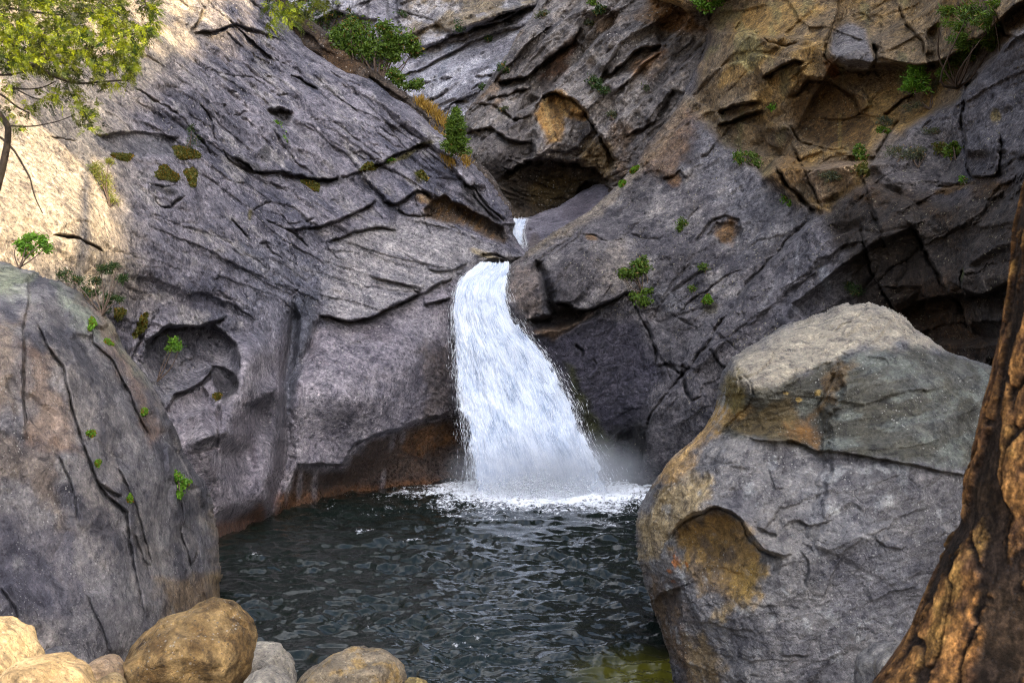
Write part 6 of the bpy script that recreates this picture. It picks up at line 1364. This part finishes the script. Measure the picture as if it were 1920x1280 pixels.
# --- cedar whose boughs hang into the top left corner
def cedar():
    r = np.random.default_rng(91); d0 = 6.4
    root = empty('cedar_tree', Vector(W(-190, 1392, d0))); tag(root, 'cedar with sunlit yellow green boughs hanging into the top left corner', 'tree')
    def path(pts, r0, r1, dd=d0, n=14):
        pts = np.array([W(p[0], p[1], dd + (p[2] if len(p) > 2 else 0)) for p in pts]); pp = smooth_path(pts, n)
        rr_ = np.linspace(r0, r1, n) if r0 < 16 else np.interp(np.linspace(0, 1, n), [0, .35, .5, 1], [r0, 7, 6, r1])
        return pp, rr_ * dd / F
    tv, tf = tubes([path([(-190, 1392), (-150, 900), (-70, 470), (-12, 370), (4, 318), (14, 270), (16, 236), (-4, 212), (-40, 180), (-70, 80), (-60, -60), (-80, -200)], 17, 5, n=60)], 10)
    mesh_obj('trunk', tv, tf, M_wood_d, root)
    limbs = [([(-68, 80), (0, 102), (45, 118), (72, 126)], 7, 4.5), ([(72, 126), (110, 148), (150, 158), (185, 154), (240, 150, -.2)], 4, 1.2), ([(-60, 55), (30, 85), (65, 102), (110, 118), (150, 120)], 4.5, 1.2),
             ([(65, 102), (110, 100), (150, 95), (190, 85), (235, 66), (282, 58, -.3)], 3, 0.9), ([(-60, 130), (0, 142), (35, 138), (62, 128)], 3, 1.8), ([(-40, 160), (5, 178), (30, 200), (56, 213)], 2.6, 1.4), ([(20, 165), (50, 168), (80, 165), (106, 152)], 2, 1.0),
             ([(35, 170), (60, 183), (85, 190)], 1.6, .8), ([(16, 236), (60, 238), (110, 228), (140, 215)], 1.8, .7), ([(-10, 250), (25, 275), (48, 320), (58, 334), (62, 365), (80, 400)], 2.4, 1.0), ([(-62, -60), (200, -120), (500, -95), (560, -60, -.2)], 8, 3),
             ([(230, -115), (268, -20), (275, 18)], 2.4, .9), ([(505, -95), (532, -20), (545, 22), (560, 44)], 2.4, .9), ([(560, -60), (590, -20), (602, 8)], 2, .8), ([(40, -180), (70, -60), (95, 30), (75, 85)], 3, 1), ([(-60, 0), (40, 20), (120, 30), (200, 20)], 3, 1), ([(-60, -40), (80, -20), (170, -10), (225, 30)], 3, 1)]
    for p, a, b_ in limbs:
        tv, tf = tubes([path(p, a, b_)], 6); mesh_obj('branch', tv, tf, M_wood_d, root)
    # flat sprays of scale leaves
    poly = [(-40, -40), (225, -40), (232, 20), (250, 42), (284, 52), (280, 78), (256, 100), (250, 128), (246, 150), (205, 165), (160, 158), (110, 146), (60, 132), (-40, 128)]
    cs = []
    xs = r.uniform(-40, 290, 14000); ys = r.uniform(-40, 170, 14000); ok = inside(xs, ys, poly)
    gap = fbm(np.stack([xs / 42, ys / 30, 0 * xs + 4], -1), 3, 77); ok &= gap > -0.16
    cs += [(x, y, 0) for x, y in zip(xs[ok][:3000], ys[ok][:3000])]
    for x, y, rx, ry, n in [(20, 160, 20, 10, 16), (100, 182, 22, 12, 26), (152, 206, 22, 14, 34), (165, 236, 13, 6, 10), (18, 212, 16, 12, 12), (62, 203, 18, 12, 12), (138, 168, 12, 14, 20), (278, 16, 22, 16, 34), (290, 40, 8, 16, 12), (270, 62, 14, 8, 16), (540, 16, 26, 14, 40), (560, 34, 24, 12, 40), (600, 4, 18, 10, 22), (504, 8, 10, 14, 12), (508, 44, 6, 12, 8), (25, 240, 14, 8, 6), (250, 85, 14, 14, 14)]:
        cs += [(x + rx * r.normal() * .6, y + ry * r.normal() * .6, 1) for _ in range(int(n * 1.7))]
    C, A, S, Ln, Wd, Cl = [], [], [], [], [], []
    for (x, y, k) in cs:
        dd = d0 + r.uniform(-0.5, 0.6); o = W(x, y, dd); u = dd / F
        ax = unit(np.array([r.normal() * .7 + 0.45, r.normal() * .6, -0.25 + r.normal() * .55])); pl = unit(np.cross(ax, unit(r.normal(size=3)))); 
        Lg = u * r.uniform(13, 25); bend = np.array([0, 0, -0.3 * Lg])
        base = np.array([.014, .038, .003]) * (1 - (q := r.random() ** 1.3)) + np.array([.27, .32, .008]) * q  # brightest sprays coloured as if backlit
        if fbm(np.array([[x / 26, y / 22, 3.3]]), 2, 78)[0] < -0.02: base = base * 0.3  # clumps darkened in colour to set off the backlit ones
        m = 9
        for j in range(m):
            t = (j + .5) / m; p0 = o + ax * Lg * t + bend * t * t
            for s_ in (-1, 1):
                a2 = unit(ax * 0.75 + pl * s_ * 0.75 + 0.18 * r.normal(size=3)); l2 = Lg * 0.42 * (1 - 0.65 * t) * r.uniform(.7, 1.2)
                C.append(p0 + a2 * l2 * .5); A.append(a2); S.append(unit(np.cross(a2, np.cross(ax, pl) + 0.3 * r.normal(size=3)))); Ln.append(l2); Wd.append(l2 * 0.34); Cl.append(base * r.uniform(.8, 1.2))
    v = quads(np.array(C), np.array(A), np.array(S), np.array(Ln), np.array(Wd)); n = len(C)
    mesh_obj('foliage', v, np.arange(n * 4).reshape(-1, 4), M_leaf, root, attrs={'Col': np.repeat(np.array(Cl), 4, 0)})
cedar()
# ================================================================== unseen blocker added toward the sun, shaped to keep the gorge in shade
def ss(p): p = np.asarray(p, float); return p @ e1, p @ e2
SIL = [(4.15, -60), (4.15, 3.0), (4.15, 5.8), (4.0, 6.2), (2.8, 6.6), (2.6, 8.0), (2.6, 9.8), (2.2, 11.4), (2.4, 14.0), (4.6, 16.4), (6.4, 17.7), (8.3, 19.2), (8.8, 20.6), (8.5, 21.6), (7.3, 22.2), (6.0, 22.7), (5.6, 23.6), (7.0, 25.1), (9.2, 26.5), (11.2, 28.3), (13.2, 29.8), (15.0, 30.9), (16.2, 32.8), (17.6, 37), (20, 46), (26, 60), (40, 70), (90, 75), (140, 60), (140, -60)]
def build_shade_blocker():
    S = np.array(SIL, float)
    # ragged outline: teeth added to break up the shadow edge
    pts = []
    for k in range(len(S) - 1):
        n = max(2, int(np.hypot(*(S[k + 1] - S[k])) / 0.25)) if 8 < k < 24 else 2
        for t in np.linspace(0, 1, n, endpoint=False): pts.append(S[k] * (1 - t) + S[k + 1] * t)
    pts.append(S[-1]); pts = np.array(pts)
    q = np.stack([pts[:, 0], pts[:, 1], 0 * pts[:, 0]], -1)
    ok = (pts[:, 1] > 15.5) & (pts[:, 1] < 62)
    nrm = fbm(q / 0.9, 3, 3) * 1.1 + fbm(q / 3.5, 2, 5) * 0.9
    pts = pts + np.where(ok, nrm, 0)[:, None] * np.array([[0.9, -0.45]])
    bm = bmesh.new()
    f0 = [bm.verts.new(Vector(e1 * a + e2 * b + sun_dir * 62)) for a, b in pts]
    f1 = [bm.verts.new(Vector(e1 * a + e2 * b + sun_dir * 92)) for a, b in pts]
    bm.faces.new(f0); bm.faces.new(list(reversed(f1)))
    n = len(f0)
    for k in range(n): bm.faces.new([f0[k], f0[(k + 1) % n], f1[(k + 1) % n], f1[k]])
    me = bpy.data.meshes.new('shade_blocker'); bm.to_mesh(me); bm.free()
    me.materials.append(plain_material('blocker_surface', (0.10, 0.10, 0.06), 0.9, 0.5, 0.4, 0.3))
    o = bpy.data.objects.new('shade_blocker', me); col.objects.link(o); tag(o, kind='structure')
build_shade_blocker()

# high sunlit walls of the canyon beyond the frame, coloured dark to cut bounce
def mountain():
    a = np.linspace(math.radians(-128), math.radians(88), 150); r_ = np.linspace(0, 1, 60)
    A, K = np.meshgrid(a, r_)
    rad = np.interp(np.degrees(A), [-128, -60, 0, 50, 88], [70, 75, 110, 80, 60]) + 60 * K
    z = -4 + K * np.interp(np.degrees(A), [-128, -100, -60, -20, 20, 60, 88], [30, 60, 84, 88, 92, 88, 70])
    p = np.stack([np.sin(A) * rad, np.cos(A) * rad, z], -1)
    n = fbm(p / 26, 6, 41, 0.55)
    p = p + n[..., None] * 16 * np.stack([-np.sin(A), -np.cos(A), 0.3 + 0 * A], -1)
    idx = np.arange(A.size).reshape(A.shape)
    f = np.stack([idx[:-1, :-1], idx[1:, :-1], idx[1:, 1:], idx[:-1, 1:]], -1).reshape(-1, 4)
    o = mesh_obj('mountain', p.reshape(-1, 3), f, plain_material('darkened_canyon_walls', (0.085, 0.085, 0.075), 0.9, 0.5, 0.15, 0.4)); tag(o, kind='structure')
mountain()

# ================================================================== light, sky, camera
sun = bpy.data.lights.new('sun', 'SUN'); sun.energy = 4.8; sun.angle = math.radians(0.5); sun.color = (1.0, 0.78, 0.46)
so = bpy.data.objects.new('sun', sun); col.objects.link(so); so.location = (0, 0, 60)
so.rotation_euler = Vector(sun_dir).to_track_quat('Z', 'Y').to_euler()
w = bpy.data.worlds.new('World'); sc.world = w; w.use_nodes = True
nt = w.node_tree; bg = nt.nodes['Background']
sky = nt.nodes.new('ShaderNodeTexSky'); sky.sky_type = 'NISHITA'; sky.sun_disc = False
sky.sun_elevation = EL; sky.sun_rotation = AZ; sky.air_density = 1.0; sky.dust_density = 4.0; sky.ozone_density = 0.6
# unseen broken cloud added to whiten the light and the pool glints
tcw = nt.nodes.new('ShaderNodeTexCoord'); cn = N(nt, 'ShaderNodeTexNoise', Scale=2.2, Detail=7.0, Roughness=0.6, Distortion=0.3); nt.links.new(tcw.outputs['Generated'], cn.inputs['Vector'])
cm = ramp(nt, cn.outputs[0], [(0.49, (0, 0, 0)), (0.60, (1, 1, 1))])
bw = nt.nodes.new('ShaderNodeRGBToBW'); nt.links.new(sky.outputs[0], bw.inputs[0])
cl = mixrgb(nt, 'MULTIPLY', 1.0, bw.outputs[0], (3.2, 3.25, 3.5))
nt.links.new(mixrgb(nt, 'MIX', cm, sky.outputs[0], cl), bg.inputs[0]); bg.inputs[1].default_value = 0.15

cam = bpy.data.cameras.new('camera'); co_ = bpy.data.objects.new('camera', cam); col.objects.link(co_)
co_.location = (0, 0, HC); co_.rotation_euler = (math.radians(90), 0, 0)
cam.sensor_width = 36; cam.lens = F / 1920 * 36; cam.clip_end = 1000; cam.clip_start = 0.05
cam.dof.use_dof = True; cam.dof.focus_distance = 22.0; cam.dof.aperture_fstop = 5.0
sc.camera = co_
vs_ = sc.view_settings; vs_.view_transform = 'Standard'; vs_.look = 'None'; vs_.exposure = 1.5; vs_.gamma = 1.0; vs_.use_curve_mapping = False
sc.cycles.max_bounces = 6; sc.cycles.transparent_max_bounces = 12; sc.cycles.volume_bounces = 1
sc.cycles.use_denoising = True; sc.cycles.denoising_prefilter = 'NONE'; sc.cycles.filter_width = 1.0
